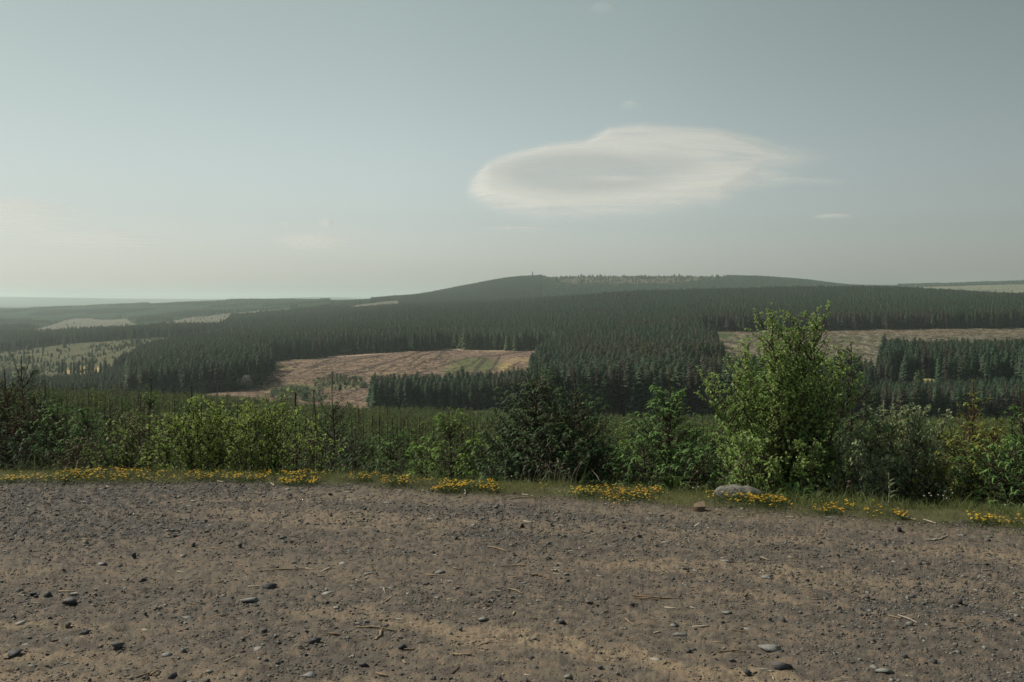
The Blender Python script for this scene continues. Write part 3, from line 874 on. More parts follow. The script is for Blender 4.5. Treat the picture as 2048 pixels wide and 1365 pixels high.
def spruce(seed, H, R, shoot=SH_HI, sl=.075, tws=.075, dz=.17, nb=6, c_new=(.075, .125, .04), c_old=(.020, .036, .018),
           bark=(.075, .055, .04), leader=.16, droop=.8, bare=0.0, fork=False, lean=(0, 0), density=1.0, thick=1.0, power=1.0, newfrac=.5, upturn=.32, leaders=1):
    """returns crown mesh and trunk mesh of a young spruce standing at the origin"""
    r = np.random.default_rng(seed)
    P = []; D = []; S = []; B = []; Cc = []
    ta, tb, tra, trb = [], [], [], []
    def trunk_pt(h):
        return np.array([lean[0] * (h / H) ** 2 + .012 * math.sin(h * 5 + seed), lean[1] * (h / H) ** 2 + .012 * math.cos(h * 4 + seed), h])
    hh = np.linspace(-.25, H, 14)
    r0 = (.010 + H * .010) * thick
    for a, b in zip(hh[:-1], hh[1:]):
        ta.append(trunk_pt(a)); tb.append(trunk_pt(b)); tra.append(r0 * max(.22, 1 - max(a, 0) / H)); trb.append(r0 * max(.2, 1 - b / H))
    c_new = np.array(c_new); c_old = np.array(c_old)
    def add_shoot(p, d, s, bnd, mix):
        P.append(p); D.append(d); S.append(s); B.append(bnd)
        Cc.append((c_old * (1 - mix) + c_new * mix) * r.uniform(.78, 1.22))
    whorls = []
    h = .05 + r.uniform(0, .05)
    while h < H * (1 - leader):
        whorls.append((h, nb)); h += dz * r.uniform(.8, 1.2) * (.75 + .5 * h / H)
    for wh, k in whorls:
        a0 = r.uniform(0, 6.28)
        for j in range(k + r.integers(0, 3)):
            hb = wh + r.normal(0, dz * .22)
            f = min(max(hb / H, 0.02), .97)
            a = a0 + j * 6.283 / k + r.normal(0, .25)
            L = R * (1 - f) ** power * r.uniform(.65, 1.18) + .05
            if f < .12: L *= .85
            el_ = math.radians(8 + 48 * f ** 1.6 + r.normal(0, 7))
            p0 = trunk_pt(hb)
            dirh = np.array([math.cos(a), math.sin(a), 0])
            nseg = max(2, int(L / .10))
            prev = p0; pts_ = [p0]
            for q in range(1, nseg + 1):
                tt = q / nseg
                z = L * (tt * math.sin(el_) + upturn * tt * tt - .18 * math.sin(tt * 3.14) * (1 - f))
                pt = p0 + dirh * L * tt * math.cos(el_) + np.array([0, 0, z]) + r.normal(0, .008, 3)
                ta.append(prev); tb.append(pt); rad = (.0035 + .011 * L)
                tra.append(rad * (1 - (tt - 1 / nseg)) + .0015); trb.append(rad * (1 - tt) + .0015)
                prev = pt; pts_.append(pt)
            pts_ = np.array(pts_)
            isbare = r.uniform() < bare
            m = max(3, int(L / tws * density))
            for q in range(m):
                tt = .16 + .84 * (q + r.uniform(0, .74)) / m
                tt = min(tt, 1)
                fi = tt * nseg; i0 = min(int(fi), nseg - 1); p = pts_[i0] + (pts_[i0 + 1] - pts_[i0]) * (fi - i0)
                bd = norm((pts_[i0 + 1] - pts_[i0])[None])[0]
                side = 1 if q % 2 else -1
                an = side * math.radians(r.uniform(38, 68))
                ca, sa_ = math.cos(an), math.sin(an)
                td = np.array([bd[0] * ca - bd[1] * sa_, bd[0] * sa_ + bd[1] * ca, bd[2] * .6 + r.normal(0, .12)])
                tl = min((.40 * L * (1 - tt) + .05) * r.uniform(.7, 1.2), .26)
                if isbare and r.uniform() < .75:
                    ta.append(p); tb.append(p + td * tl * .8); tra.append(.0022); trb.append(.001)
                    if r.uniform() < .4: add_shoot(p + td * tl * .7, td, sl * .7, droop * .3, r.uniform(.4, 1))
                    continue
                ns = max(1, int(round(tl / (sl * .62))))
                if ns > 1:
                    ta.append(p); tb.append(p + td * tl); tra.append(.0028); trb.append(.0014)
                for g in range(ns):
                    gg = (g + .2) / ns
                    pp = p + td * tl * gg + np.array([0, 0, -.25 * tl * gg * gg])
                    an2 = math.radians(r.uniform(25, 60)) * (1 if g % 2 else -1)
                    c2, s2 = math.cos(an2), math.sin(an2)
                    sdv = np.array([td[0] * c2 - td[1] * s2, td[0] * s2 + td[1] * c2, td[2] + r.normal(.05, .15)])
                    outer = tt * .6 + gg * .4
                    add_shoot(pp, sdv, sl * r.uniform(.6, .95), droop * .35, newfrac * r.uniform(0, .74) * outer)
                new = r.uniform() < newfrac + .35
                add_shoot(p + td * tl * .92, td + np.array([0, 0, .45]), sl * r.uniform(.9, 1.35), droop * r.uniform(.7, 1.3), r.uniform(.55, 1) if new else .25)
            # the tip of the branch
            bd = norm((pts_[-1] - pts_[-2])[None])[0]
            if not isbare or r.uniform() < .5:
                for g in range(3):
                    dd = bd + r.normal(0, .35, 3); dd[2] += .15
                    add_shoot(pts_[-1], dd, sl * r.uniform(1.0, 1.4), droop * .8, r.uniform(.6, 1))
    # leader(s), with short bristling needles
    tops = [(trunk_pt(H * (1 - leader)), trunk_pt(H))]
    if fork:
        base_ = trunk_pt(H * (1 - leader))
        tops = [(base_, base_ + np.array([-.13, .02, H * leader])), (base_, base_ + np.array([.12, -.02, H * leader * .95]))]
        for a, b in tops:
            ta.append(a); tb.append(b); tra.append(.007); trb.append(.003)
    for k in range(leaders - 1):
        b0 = trunk_pt(H * r.uniform(.45, .74)); off = r.normal(0, 1, 3); off[2] = 0; off = norm(off[None])[0] * r.uniform(.10, .22)
        t1 = b0 + off + np.array([0, 0, H * r.uniform(.18, .30)])
        ta.append(b0); tb.append(b0 + off * .8 + np.array([0, 0, .06])); tra.append(.007); trb.append(.006)
        ta.append(b0 + off * .8 + np.array([0, 0, .06])); tb.append(t1); tra.append(.006); trb.append(.003)
        tops.append((b0 + off * .8, t1))
    for a, b in tops:
        d = b - a; Ld = np.linalg.norm(d); k = max(5, int(Ld / .035))
        for q in range(k):
            az = r.uniform(0, 6.28); up = np.array([math.cos(az) * .7, math.sin(az) * .7, .8])
            add_shoot(a + d * (q + .5) / k, up, sl * .42, 0, r.uniform(.1, .74))
        for q in range(4):
            az = q * 1.6 + seed; up = np.array([math.cos(az) * .5, math.sin(az) * .5, .9])
            add_shoot(b - d * .03, up, sl * .6, .1, r.uniform(.5, .9))
        for q in range(5):         # side shoots of the leader's foot
            az = q * 1.26 + seed; pp = a + d * r.uniform(.05, .55)
            dd = np.array([math.cos(az), math.sin(az), .55]); l2 = r.uniform(.5, 1.0) * Ld * .32
            ta.append(pp); tb.append(pp + dd * l2); tra.append(.003); trb.append(.0015)
            for g in range(5):
                an2 = r.uniform(-1, 1)
                s3 = np.array([dd[0] * math.cos(an2) - dd[1] * math.sin(an2), dd[0] * math.sin(an2) + dd[1] * math.cos(an2), .5])
                add_shoot(pp + dd * l2 * (g + 1) / 5, s3, sl * r.uniform(.6, .9), droop * .5, r.uniform(.4, .95))
    P = np.array(P); D = np.array(D); S = np.array(S); B = np.array(B); Cc = np.array(Cc)
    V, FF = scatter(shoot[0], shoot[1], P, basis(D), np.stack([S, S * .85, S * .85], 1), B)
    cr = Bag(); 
    tip_tone = np.tile(.78 + .34 * np.clip(shoot[0][:, 0], 0, 1), len(P))[:, None]  # each shoot darker at its base, lighter towards its tip
    cr.add(V, FF, np.repeat(Cc, len(shoot[0]), 0) * tip_tone)
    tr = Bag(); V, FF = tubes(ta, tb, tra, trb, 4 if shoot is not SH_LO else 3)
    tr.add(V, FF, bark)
    return cr.mesh("crown", M_needle), tr.mesh("trunk", M_bark)

def place_tree(name, meshes, x, y, z, label, cat, group=None, rz=0, scale=1.0):
    o = empty(name, (x, y, z), rz, (scale,) * 3)
    tag(o, label, cat, group)
    link("crown", meshes[0], o); link("trunk", meshes[1], o)
    return o

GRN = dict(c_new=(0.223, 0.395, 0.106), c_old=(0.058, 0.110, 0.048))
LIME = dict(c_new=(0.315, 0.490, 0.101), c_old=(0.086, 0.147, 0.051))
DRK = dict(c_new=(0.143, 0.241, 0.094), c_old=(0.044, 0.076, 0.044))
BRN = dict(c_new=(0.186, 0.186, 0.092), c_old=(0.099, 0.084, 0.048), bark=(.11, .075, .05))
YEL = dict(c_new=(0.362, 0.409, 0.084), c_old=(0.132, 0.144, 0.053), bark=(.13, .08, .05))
heroes = [  # u, v_top, distance, width px, params, label
    (45, 712, 12.4, 200, dict(fork=True, dz=.2, **DRK), "dark spruce with a forked leader, tallest at the far left"),
    (12, 742, 11.8, 190, dict(bare=.2, **BRN), "brownish thin-needled spruce at the left frame edge"),
    (-60, 735, 11.5, 240, dict(**DRK), "dark spruce cut by the left frame edge"),
    (92, 768, 11.9, 190, dict(**DRK), "dark green spruce just right of the forked one"),
    (118, 800, 11.4, 150, dict(**GRN), "full green spruce between the forked spruce and the sapling row"),
    (178, 818, 11.0, 130, dict(bare=.2, **GRN), "green spruce right of the two dark ones, half as tall as the forked spruce"),
    (160, 880, 10.2, 110, dict(bare=.35, **BRN), "low brownish spruce in front of the left spruces"),
    (222, 800, 13.5, 110, dict(**DRK), "slim dark spruce behind the small left bush"),
    (55, 868, 10.2, 150, dict(bare=.05, **DRK), "low dark spruce at far left, behind the first flowers"),
    (300, 757, 13.6, 100, dict(leaders=2, density=.7, **LIME), "slender yellow-green spruce with a crooked leader left of the willow"),
    (280, 790, 12.6, 140, dict(bare=.85, **BRN), "nearly bare brown spruce beside the slender yellow-green one"),
    (385, 772, 14.5, 120, dict(bare=.3, **DRK), "thin dark spruce whose top shows above the willow bush"),
    (628, 781, 12.8, 80, dict(bare=.9, density=.6, leader=.30, **BRN), "dead-looking brown spruce pole right of the willow bush"),
    (666, 754, 12.8, 150, dict(bare=.25, leader=.22, **DRK), "dark spruce with a long crooked bare leader, centre left"),
    (712, 868, 10.8, 110, dict(**DRK), "low dark spruce right of the crooked-leader spruce"),
    (785, 836, 11.6, 130, dict(leader=.2, **GRN), "blue-green spruce with layered branches behind the orange flowers"),
    (845, 846, 13.4, 110, dict(**LIME), "pale green spruce behind the open saplings, centre"),
    (900, 818, 10.6, 165, dict(leader=.2, **LIME), "bright green bushy spruce left of the big dark pair"),
    (965, 862, 10.3, 130, dict(leader=.22, **LIME), "small bright green spruce touching the big dark pair"),
    (1072, 727, 9.7, 205, dict(dz=.115, nb=8, leader=.18, **DRK), "big dark spruce, taller and left one of the central pair"),
    (1148, 744, 9.9, 190, dict(dz=.12, nb=8, leader=.24, leaders=2, **DRK), "big dark spruce with a long bare leader, right one of the central pair"),
    (1018, 850, 9.7, 120, dict(**DRK), "low spruce filling the left foot of the central pair"),
    (1205, 885, 9.5, 120, dict(**DRK), "low spreading spruce at the right foot of the central pair"),
    (1100, 865, 9.2, 150, dict(leader=.1, **DRK), "low dark spruce in front of the central pair"),
    (1252, 868, 10.5, 110, dict(**LIME), "light green spruce in the gap right of the central pair"),
    (1340, 762, 9.5, 190, dict(dz=.12, nb=7, leader=.18, **GRN), "green spruce with curved drooping shoots left of the willow tree"),
    (1290, 872, 9.2, 140, dict(leader=.1, **GRN), "low green spruce at the left foot of the drooping-shoot spruce"),
    (1424, 836, 9.8, 130, dict(leader=.25, **GRN), "spruce with a thin leader squeezed between spruce and willow tree"),
    (1400, 890, 8.9, 130, dict(leader=.1, **GRN), "low green spruce behind the grey boulder"),
    (1500, 900, 9.0, 110, dict(leader=.1, **GRN), "low spruce under the left side of the willow tree"),
    (1703, 688, 10.2, 190, dict(dz=.2, leader=.1, **DRK), "dark spruce behind the right side of the willow tree"),
    (1678, 695, 11.0, 120, dict(bare=.3, leader=.2, **DRK), "thin spruce top poking out between willow tree and dark spruce"),
    (1945, 764, 9.4, 175, dict(bare=.45, leader=.16, leaders=3, **YEL), "yellow-green spruce with bare rusty top at right"),
    (1872, 850, 9.6, 110, dict(bare=.3, **YEL), "yellowish small-shooted spruce right of the grey willow"),
    (1985, 842, 9.0, 120, dict(bare=.1, **YEL), "olive-yellow spruce between the rusty-topped one and the frame edge"),
    (2046, 782, 9.2, 120, dict(leader=.2, leaders=2, **GRN), "green spruce at the right frame edge with two thin leaders"),
    (2012, 915, 8.15, 150, dict(dz=.13, leader=.06, power=.5, sl=.085, **GRN), "round vivid green spruce with fat shoots at bottom right"),
    (2120, 850, 8.8, 170, dict(**GRN), "green spruce cut by the right frame edge"),
    (1800, 806, 10.4, 120, dict(bare=.5, **YEL), "thin brownish spruce rising behind the grey willow"),
]
for k, (u, vtp, dist, wpx, kw, lab) in enumerate(heroes):
    kw = dict(kw)
    x, y, z = at(u, dist)
    zt = CAMZ - dist * (vtp - VH) / F
    H = zt - z; R = wpx * .5 * dist / F * 1.38
    fac = np.clip(H / 1.7, .75, 1.25)
    kw.setdefault("sl", .066); kw.setdefault("dz", .16)
    kw["dz"] *= fac; kw.setdefault("tws", .033)
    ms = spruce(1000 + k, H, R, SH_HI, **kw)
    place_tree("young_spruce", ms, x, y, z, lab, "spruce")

# ------------------------------------------------------------------ plantation on the slope below
def plant_proto(seed, kind, shoot, sl, dz, tws):
    kw = dict([DRK, GRN, BRN, LIME][kind])
    if kind in (0, 1): kw["c_new"] = (.21, .31, .085); kw["c_old"] = (.045, .068, .028)
    if kind == 2: kw["c_new"] = (.20, .20, .08); kw["c_old"] = (.07, .07, .038)
    if kind == 3: kw["c_new"] = (.27, .35, .08)
    kw["bark"] = (.07, .052, .038)
    return spruce(seed, 2.8, .72, shoot, sl=sl, dz=dz, tws=tws, leader=.32, thick=1.7, nb=5, bare=[.05, .05, .5, .1][kind], power=.8, **kw)
NEARP = [plant_proto(2000 + k, k % 4, SH_MD, .085, .26, .12) for k in range(6)]
FARP = []
for k in range(5):
    c_, t_ = plant_proto(2100 + k, [0, 1, 2, 3, 1][k], SH_LO, .20, .34, .26)
    va = [np.zeros(len(mm.vertices) * 3, np.float32) for mm in (c_, t_)]
    bag = Bag()
    for mm, kk_ in ((c_, 3), (t_, 4)):
        a = np.zeros(len(mm.vertices) * 3, np.float32); mm.vertices.foreach_get("co", a)
        f = np.zeros(len(mm.loops), np.int32); mm.loops.foreach_get("vertex_index", f)
        cc = np.zeros(len(mm.vertices) * 4, np.float32); mm.color_attributes["col"].data.foreach_get("color", cc)
        bag.add(a.reshape(-1, 3), f.reshape(-1, kk_), cc.reshape(-1, 4)[:, :3])
    FARP.append((c_, t_, bag.mesh("plantation_tree", M_needle)))
r4 = np.random.default_rng(31)
pts = np.concatenate([band_points(13.5, 30, 1.25, r4, .74), band_points(30, 90, 1.7, r4, .74), band_points(90, 372, 2.0, r4, .74)])
qx, qy = pts[:, 0], pts[:, 1]
qz = ground_z(qx, qy); zq, qu, qv = zones(qx, qy, qz)
thin = fbm(qx / 14, qy / 14, 201, 3)
keepq = (zq == 2) & (r4.uniform(size=len(qx)) < np.where(thin > .58, .45, .86))
# the first metres behind the planted heroes are lower
qx, qy, qz, qu, qv = [a[keepq] for a in (qx, qy, qz, qu, qv)]
n = len(qx)
hq = np.interp(qy, [13, 20, 40, 80, 320], [1.9, 2.3, 2.7, 2.9, 3.2]) * (0.82 + .36 * fbm(qx / 9, qy / 9, 203, 2)) * r4.normal(1, .20, n)
# keep the plantation's skyline where the photo has it
lim = np.interp(qu, [-600, 0, 180, 300, 420, 700, 900, 1200, 3000], [755, 772, 778, 784, 788, 806, 822, 834, 850])
zmax = CAMZ - qy * (lim + r4.normal(3, 14, n) - VH) / F
hq = np.minimum(hq, np.maximum(zmax - qz, .7))
s = hq / 2.8; w = np.clip(s, .62, 1.2) * r4.uniform(.85, 1.15, n)
kindq = r4.choice([0, 1, 2, 3, 4], n, p=[.3, .25, .15, .08, .22])
lp = vnoise(qx / 20, qy / 20, 207)
kindq = np.where((lp > .7) & (r4.uniform(size=n) < .5), 3, kindq)
kindq = np.where((lp < .25) & (qu < 600) & (r4.uniform(size=n) < .5), 2, kindq)
rotq = r4.uniform(0, 6.28, n)
sclq = np.stack([w, w, s], 1)
vt = VH - F * (qz + hq - CAMZ) / qy; vb = VH - F * (qz - CAMZ) / qy; hwq = .5 * w * F / qy
start = np.full(1900, 955.0)
for (u, vtp, dist, wpx, kw, lab) in heroes:
    if wpx > 140:
        a = int((u - wpx * .3 + 1500) / 3); b = int((u + wpx * .3 + 1500) / 3)
        start[max(a, 0):b] = np.minimum(start[max(a, 0):b], vtp + 60)
start[int((310 + 1500) / 3):int((615 + 1500) / 3)] = 800
start[int((1445 + 1500) / 3):int((1860 + 1500) / 3)] = 830
vis, gap = visibility(qu, vt, vb, hwq, qy, start)
score = np.where(np.abs(qu - 1024) > 1030, 0, vis * np.minimum(hwq, 60))
ind = np.zeros(n, bool); ind[np.argsort(-score)[:300]] = True
print("plantation", n, int(ind.sum()), "farthest individual", qy[ind].max())
for i in np.where(ind)[0]:
    u = qu[i]
    if u < 330: lb, gr = "slim young plantation spruce behind the left-hand roadside spruces", "plantation spruces at left"
    elif u < 740: lb, gr = "slim young plantation spruce behind the willow bush and crooked-leader spruce", "plantation spruces behind the willow bush"
    elif u < 1040: lb, gr = "slim young plantation spruce in the open carpet left of the big dark pair", "plantation spruces at centre"
    elif u < 1440: lb, gr = "slim young plantation spruce in the gap between the dark pair and the willow tree", "plantation spruces right of centre"
    else: lb, gr = "slim young plantation spruce behind the right-hand shrubs", "plantation spruces at right"
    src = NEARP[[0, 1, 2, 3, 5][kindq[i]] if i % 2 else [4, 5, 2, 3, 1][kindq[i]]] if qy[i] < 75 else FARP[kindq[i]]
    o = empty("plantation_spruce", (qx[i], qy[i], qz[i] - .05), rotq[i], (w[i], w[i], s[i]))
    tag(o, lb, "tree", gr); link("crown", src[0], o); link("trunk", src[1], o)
m_ = ~ind & (qy >= 0)
near_rest = m_ & (qy < 60); far_rest = m_ & (qy >= 60)
PQ = np.stack([qx, qy, qz - .05], 1)
both_near = []
for (c_, t_) in NEARP[:5]:
    bag = Bag()
    for mm, kk_ in ((c_, 3), (t_, 4)):
        a = np.zeros(len(mm.vertices) * 3, np.float32); mm.vertices.foreach_get("co", a)
        f = np.zeros(len(mm.loops), np.int32); mm.loops.foreach_get("vertex_index", f)
        cc = np.zeros(len(mm.vertices) * 4, np.float32); mm.color_attributes["col"].data.foreach_get("color", cc)
        bag.add(a.reshape(-1, 3), f.reshape(-1, kk_), cc.reshape(-1, 4)[:, :3])
    both_near.append(bag.mesh("plantation_tree", M_needle))
instanced("sapling_carpet", PQ[near_rest], kindq[near_rest], rotq[near_rest], sclq[near_rest], both_near, "dense carpet of young spruces on the near slope")
instanced("young_plantation", PQ[far_rest], kindq[far_rest], rotq[far_rest], sclq[far_rest], [f[2] for f in FARP], "dense carpet of young spruces farther down the slope")
#PART4
# ------------------------------------------------------------------ willows and birch-like shrubs
LF = (np.array([[0, 0, 0], [.3, .34, .07], [.7, .30, .05], [1, 0, -.06], [.7, -.30, .05], [.3, -.34, .07], [.5, 0, -.03]]),
      np.array([[0, 6, 1], [1, 6, 2], [2, 6, 3], [3, 6, 4], [4, 6, 5], [5, 6, 0]]))

def shrub(seed, H, W, depth, stems, leaf, lw, c_top, c_dark, bark=(.085, .065, .05), lean=0.0, bdens=1.0, leaves=1.0, extra=(), stemr=.012, low=.02, shape=.6):
    r = np.random.default_rng(seed)
    ta, tb, tra, trb = [], [], [], []
    LP, LD, LS, LN, LC = [], [], [], [], []
    c_top = np.array(c_top); c_dark = np.array(c_dark)
    def inside(p):
        f = np.clip(p[2] / H, 0, 1)
        half = W * .5 * min(1, .55 + 2.2 * f) * math.sqrt(max(0, 1 - max(0, (f - .35) / .70) ** 2.4))
        return abs(p[0] - lean * f * f) < half * 1.04 + .02
    ends = []
    for i in range(stems):
        th = (i + .5) / stems * 2 - 1 + r.normal(0, .10)
        ex = th * W * .47 + lean * r.uniform(.6, 1.1); ey = r.uniform(-1, 1) * depth * .45
        ez = H * math.sqrt(max(.06, 1 - shape * th * th)) * r.uniform(.72, .99)
        ends.append((ex, ey, ez, r.uniform(.8, 1.2)))
    ends += list(extra)
    for (ex, ey, ez, thick) in ends:
        b0 = np.array([ex * .22 + r.normal(0, .03), ey * .3, -.15])
        e = np.array([ex, ey, ez]); ctrl = b0 * .5 + e * .5 + np.array([-ex * .12 + r.normal(0, .03), 0, H * .08])
        n = 12
        tt = np.linspace(0, 1, n + 1)[:, None]
        pts_ = (1 - tt) ** 2 * b0 + 2 * tt * (1 - tt) * ctrl + tt ** 2 * e + r.normal(0, .012, (n + 1, 3)) * tt
        rad = stemr * thick * (1 - tt[:, 0] * .85)
        for q in range(n):
            ta.append(pts_[q]); tb.append(pts_[q + 1]); tra.append(rad[q]); trb.append(rad[q + 1])
        nb = int(20 * bdens * ez / max(H, .1)) + 4
        for j in range(nb):
            t = low + (1 - low) * (j + r.uniform(0, 1)) / nb
            t = min(max(t, .05), .99); fi = t * n; k = min(int(fi), n - 1); p = pts_[k] + (pts_[k + 1] - pts_[k]) * (fi - k)
            a = r.uniform(0, 6.28); up = .45 + .9 * t
            d = norm(np.array([[math.cos(a), math.sin(a) * .8, up * r.uniform(.5, 1.3)]]))[0]
            L = H * (.11 + .17 * (1 - t)) * r.uniform(.6, 1.25)
            m = 4; prev = p
            bp = [p]
            for q in range(m):
                nx = prev + d * L / m + r.normal(0, .008, 3)
                d = norm((d + np.array([.06 * lean, 0, .10]))[None])[0]
                ta.append(prev); tb.append(nx); tra.append(.0045 * (1 - q / m) + .0012); trb.append(.0045 * (1 - (q + 1) / m) + .001)
                prev = nx; bp.append(nx)
            for q in range(max(3, int(L / .035))):
                s = (q + r.uniform(0, 1)) / max(3, int(L / .035)) ; k2 = min(int(s * m), m - 1)
                pp = bp[k2] + (bp[k2 + 1] - bp[k2]) * (s * m - k2)
                a2 = r.uniform(0, 6.28); td = norm((d * .7 + np.array([math.cos(a2), math.sin(a2), .35]) * .9)[None])[0]
                tl = r.uniform(.03, .085) * (1.2 if q < 3 else 1)
                ta.append(pp); tb.append(pp + td * tl); tra.append(.0014); trb.append(.0008)
                if not inside(pp) and r.uniform() < .6 and t < .85: continue
                for g in range(max(1, int(r.poisson(3.2 * leaves)))):
                    lp = pp + td * tl * r.uniform(.2, 1.05) 
                    ld = td * .5 + r.normal(0, .6, 3) + np.array([.25 * np.sign(lean) if lean else 0, 0, -.05])
                    LP.append(lp); LD.append(ld); LS.append(leaf * r.uniform(.6, 1.2)); LN.append(r.normal(0, .8, 3) + np.array([0, 0, 1.0]))
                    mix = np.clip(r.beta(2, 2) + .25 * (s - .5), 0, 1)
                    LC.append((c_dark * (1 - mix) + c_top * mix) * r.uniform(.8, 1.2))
        # leafy tip
        for q in range(int(14 * leaves)):
            s = r.uniform(.8, 1.0); k = min(int(s * n), n - 1); p = pts_[k] + (pts_[k + 1] - pts_[k]) * (s * n - k)
            LP.append(p); LD.append(norm((pts_[-1] - pts_[-3])[None])[0] + r.normal(0, .6, 3)); LS.append(leaf * r.uniform(.6, 1.1)); LN.append(r.normal(0, .8, 3) + np.array([0, 0, 1.0]))
            LC.append(c_top * r.uniform(.9, 1.25))
    LP = np.array(LP); LD = norm(np.array(LD)); LS = np.array(LS)
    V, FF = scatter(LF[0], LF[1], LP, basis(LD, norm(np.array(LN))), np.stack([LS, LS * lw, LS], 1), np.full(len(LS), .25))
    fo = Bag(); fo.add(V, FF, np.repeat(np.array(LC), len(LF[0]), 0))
    st = Bag(); V, FF = tubes(ta, tb, tra, trb, 4); st.add(V, FF, bark)
    return fo.mesh("foliage", M_leaf), st.mesh("stems", M_bark)

def place_shrub(name, u, y, vtp, wpx, lab, cat, depth=.7, yaw=0, **kw):
    x, yy, z = at(u, y)
    H = CAMZ - y * (vtp - VH) / F - z; W = wpx * y / F
    fo, st = shrub(H=H, W=W, depth=depth, **kw)
    o = empty(name, (x, yy, z), yaw); tag(o, lab, cat)
    link("foliage", fo, o); link("stems", st, o)
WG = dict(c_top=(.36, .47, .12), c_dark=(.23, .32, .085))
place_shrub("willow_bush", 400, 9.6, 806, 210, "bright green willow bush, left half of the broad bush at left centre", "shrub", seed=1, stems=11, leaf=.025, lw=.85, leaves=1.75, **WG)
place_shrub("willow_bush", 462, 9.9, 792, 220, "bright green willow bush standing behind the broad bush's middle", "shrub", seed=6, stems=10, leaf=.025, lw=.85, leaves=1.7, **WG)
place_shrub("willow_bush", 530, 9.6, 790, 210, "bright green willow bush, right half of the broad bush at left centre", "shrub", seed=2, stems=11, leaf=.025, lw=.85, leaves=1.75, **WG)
place_shrub("willow_bush", 262, 9.65, 822, 120, "smaller looser willow bush left of the broad bright one", "shrub", seed=3, stems=7, leaf=.033, lw=.9, bdens=.85, leaves=.8, c_top=(.24, .30, .09), c_dark=(.11, .15, .05))
place_shrub("willow_bush", 215, 9.45, 884, 110, "low willow bush between the low brown spruce and the looser bush", "shrub", seed=4, stems=6, leaf=.03, lw=.9, bdens=.8, leaves=.7, c_top=(.20, .28, .08), c_dark=(.09, .13, .045))
place_shrub("willow_bush", 328, 9.4, 890, 100, "low willow bush at the left foot of the broad bright one", "shrub", seed=5, stems=5, leaf=.03, lw=.9, bdens=.8, leaves=.8, **WG)
place_shrub("willow_bush", 640, 9.5, 858, 80, "small sparse willow sprig right of the broad bright bush", "shrub", seed=7, stems=4, leaf=.032, lw=.85, bdens=.6, leaves=.6, **WG)
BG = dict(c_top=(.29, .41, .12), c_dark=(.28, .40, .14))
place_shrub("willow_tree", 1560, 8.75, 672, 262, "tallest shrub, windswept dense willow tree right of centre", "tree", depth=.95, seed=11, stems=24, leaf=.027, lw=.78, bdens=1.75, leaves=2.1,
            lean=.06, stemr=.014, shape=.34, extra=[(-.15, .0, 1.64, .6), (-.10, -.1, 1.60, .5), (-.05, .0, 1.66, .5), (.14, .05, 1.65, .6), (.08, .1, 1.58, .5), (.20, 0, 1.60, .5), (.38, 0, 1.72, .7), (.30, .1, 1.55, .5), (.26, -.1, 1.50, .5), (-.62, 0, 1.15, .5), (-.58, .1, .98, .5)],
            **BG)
place_shrub("willow_bush", 1640, 8.35, 850, 150, "leafy lower skirt shrub under the willow tree's right side", "shrub", depth=.6, seed=12, stems=9, leaf=.038, lw=.8, leaves=1.0, **BG)
place_shrub("willow_bush", 1500, 8.3, 862, 130, "leafy shrub under the willow tree's left side, above the boulder", "shrub", depth=.5, seed=13, stems=8, leaf=.036, lw=.8, leaves=1.0, **BG)
GW = dict(c_top=(.34, .42, .22), c_dark=(.25, .31, .17), bark=(.085, .075, .065))
place_shrub("grey_willow", 1795, 8.6, 812, 215, "dull grey-green willow shrub right of the windswept tree", "shrub", depth=.8, seed=14, stems=15, leaf=.031, lw=.7, bdens=1.4, leaves=2.0, lean=.05, **GW)
place_shrub("grey_willow", 1725, 8.2, 880, 130, "low grey-green willow shrub with bare stems left of the taller grey one", "shrub", depth=.5, seed=15, stems=9, leaf=.029, lw=.7, bdens=1.1, leaves=1.4, **GW)
place_shrub("leafy_bush", 1862, 8.45, 905, 120, "low yellow-green bush at the right foot of the grey willow", "shrub", depth=.5, seed=16, stems=8, leaf=.026, lw=.8, c_top=(.26, .32, .06), c_dark=(.11, .145, .04))
place_shrub("leafy_bush", 1915, 8.3, 930, 110, "low leafy bush below the rusty-topped spruce", "shrub", depth=.4, seed=17, stems=7, leaf=.024, lw=.8, c_top=(.22, .28, .065), c_dark=(.09, .12, .04))

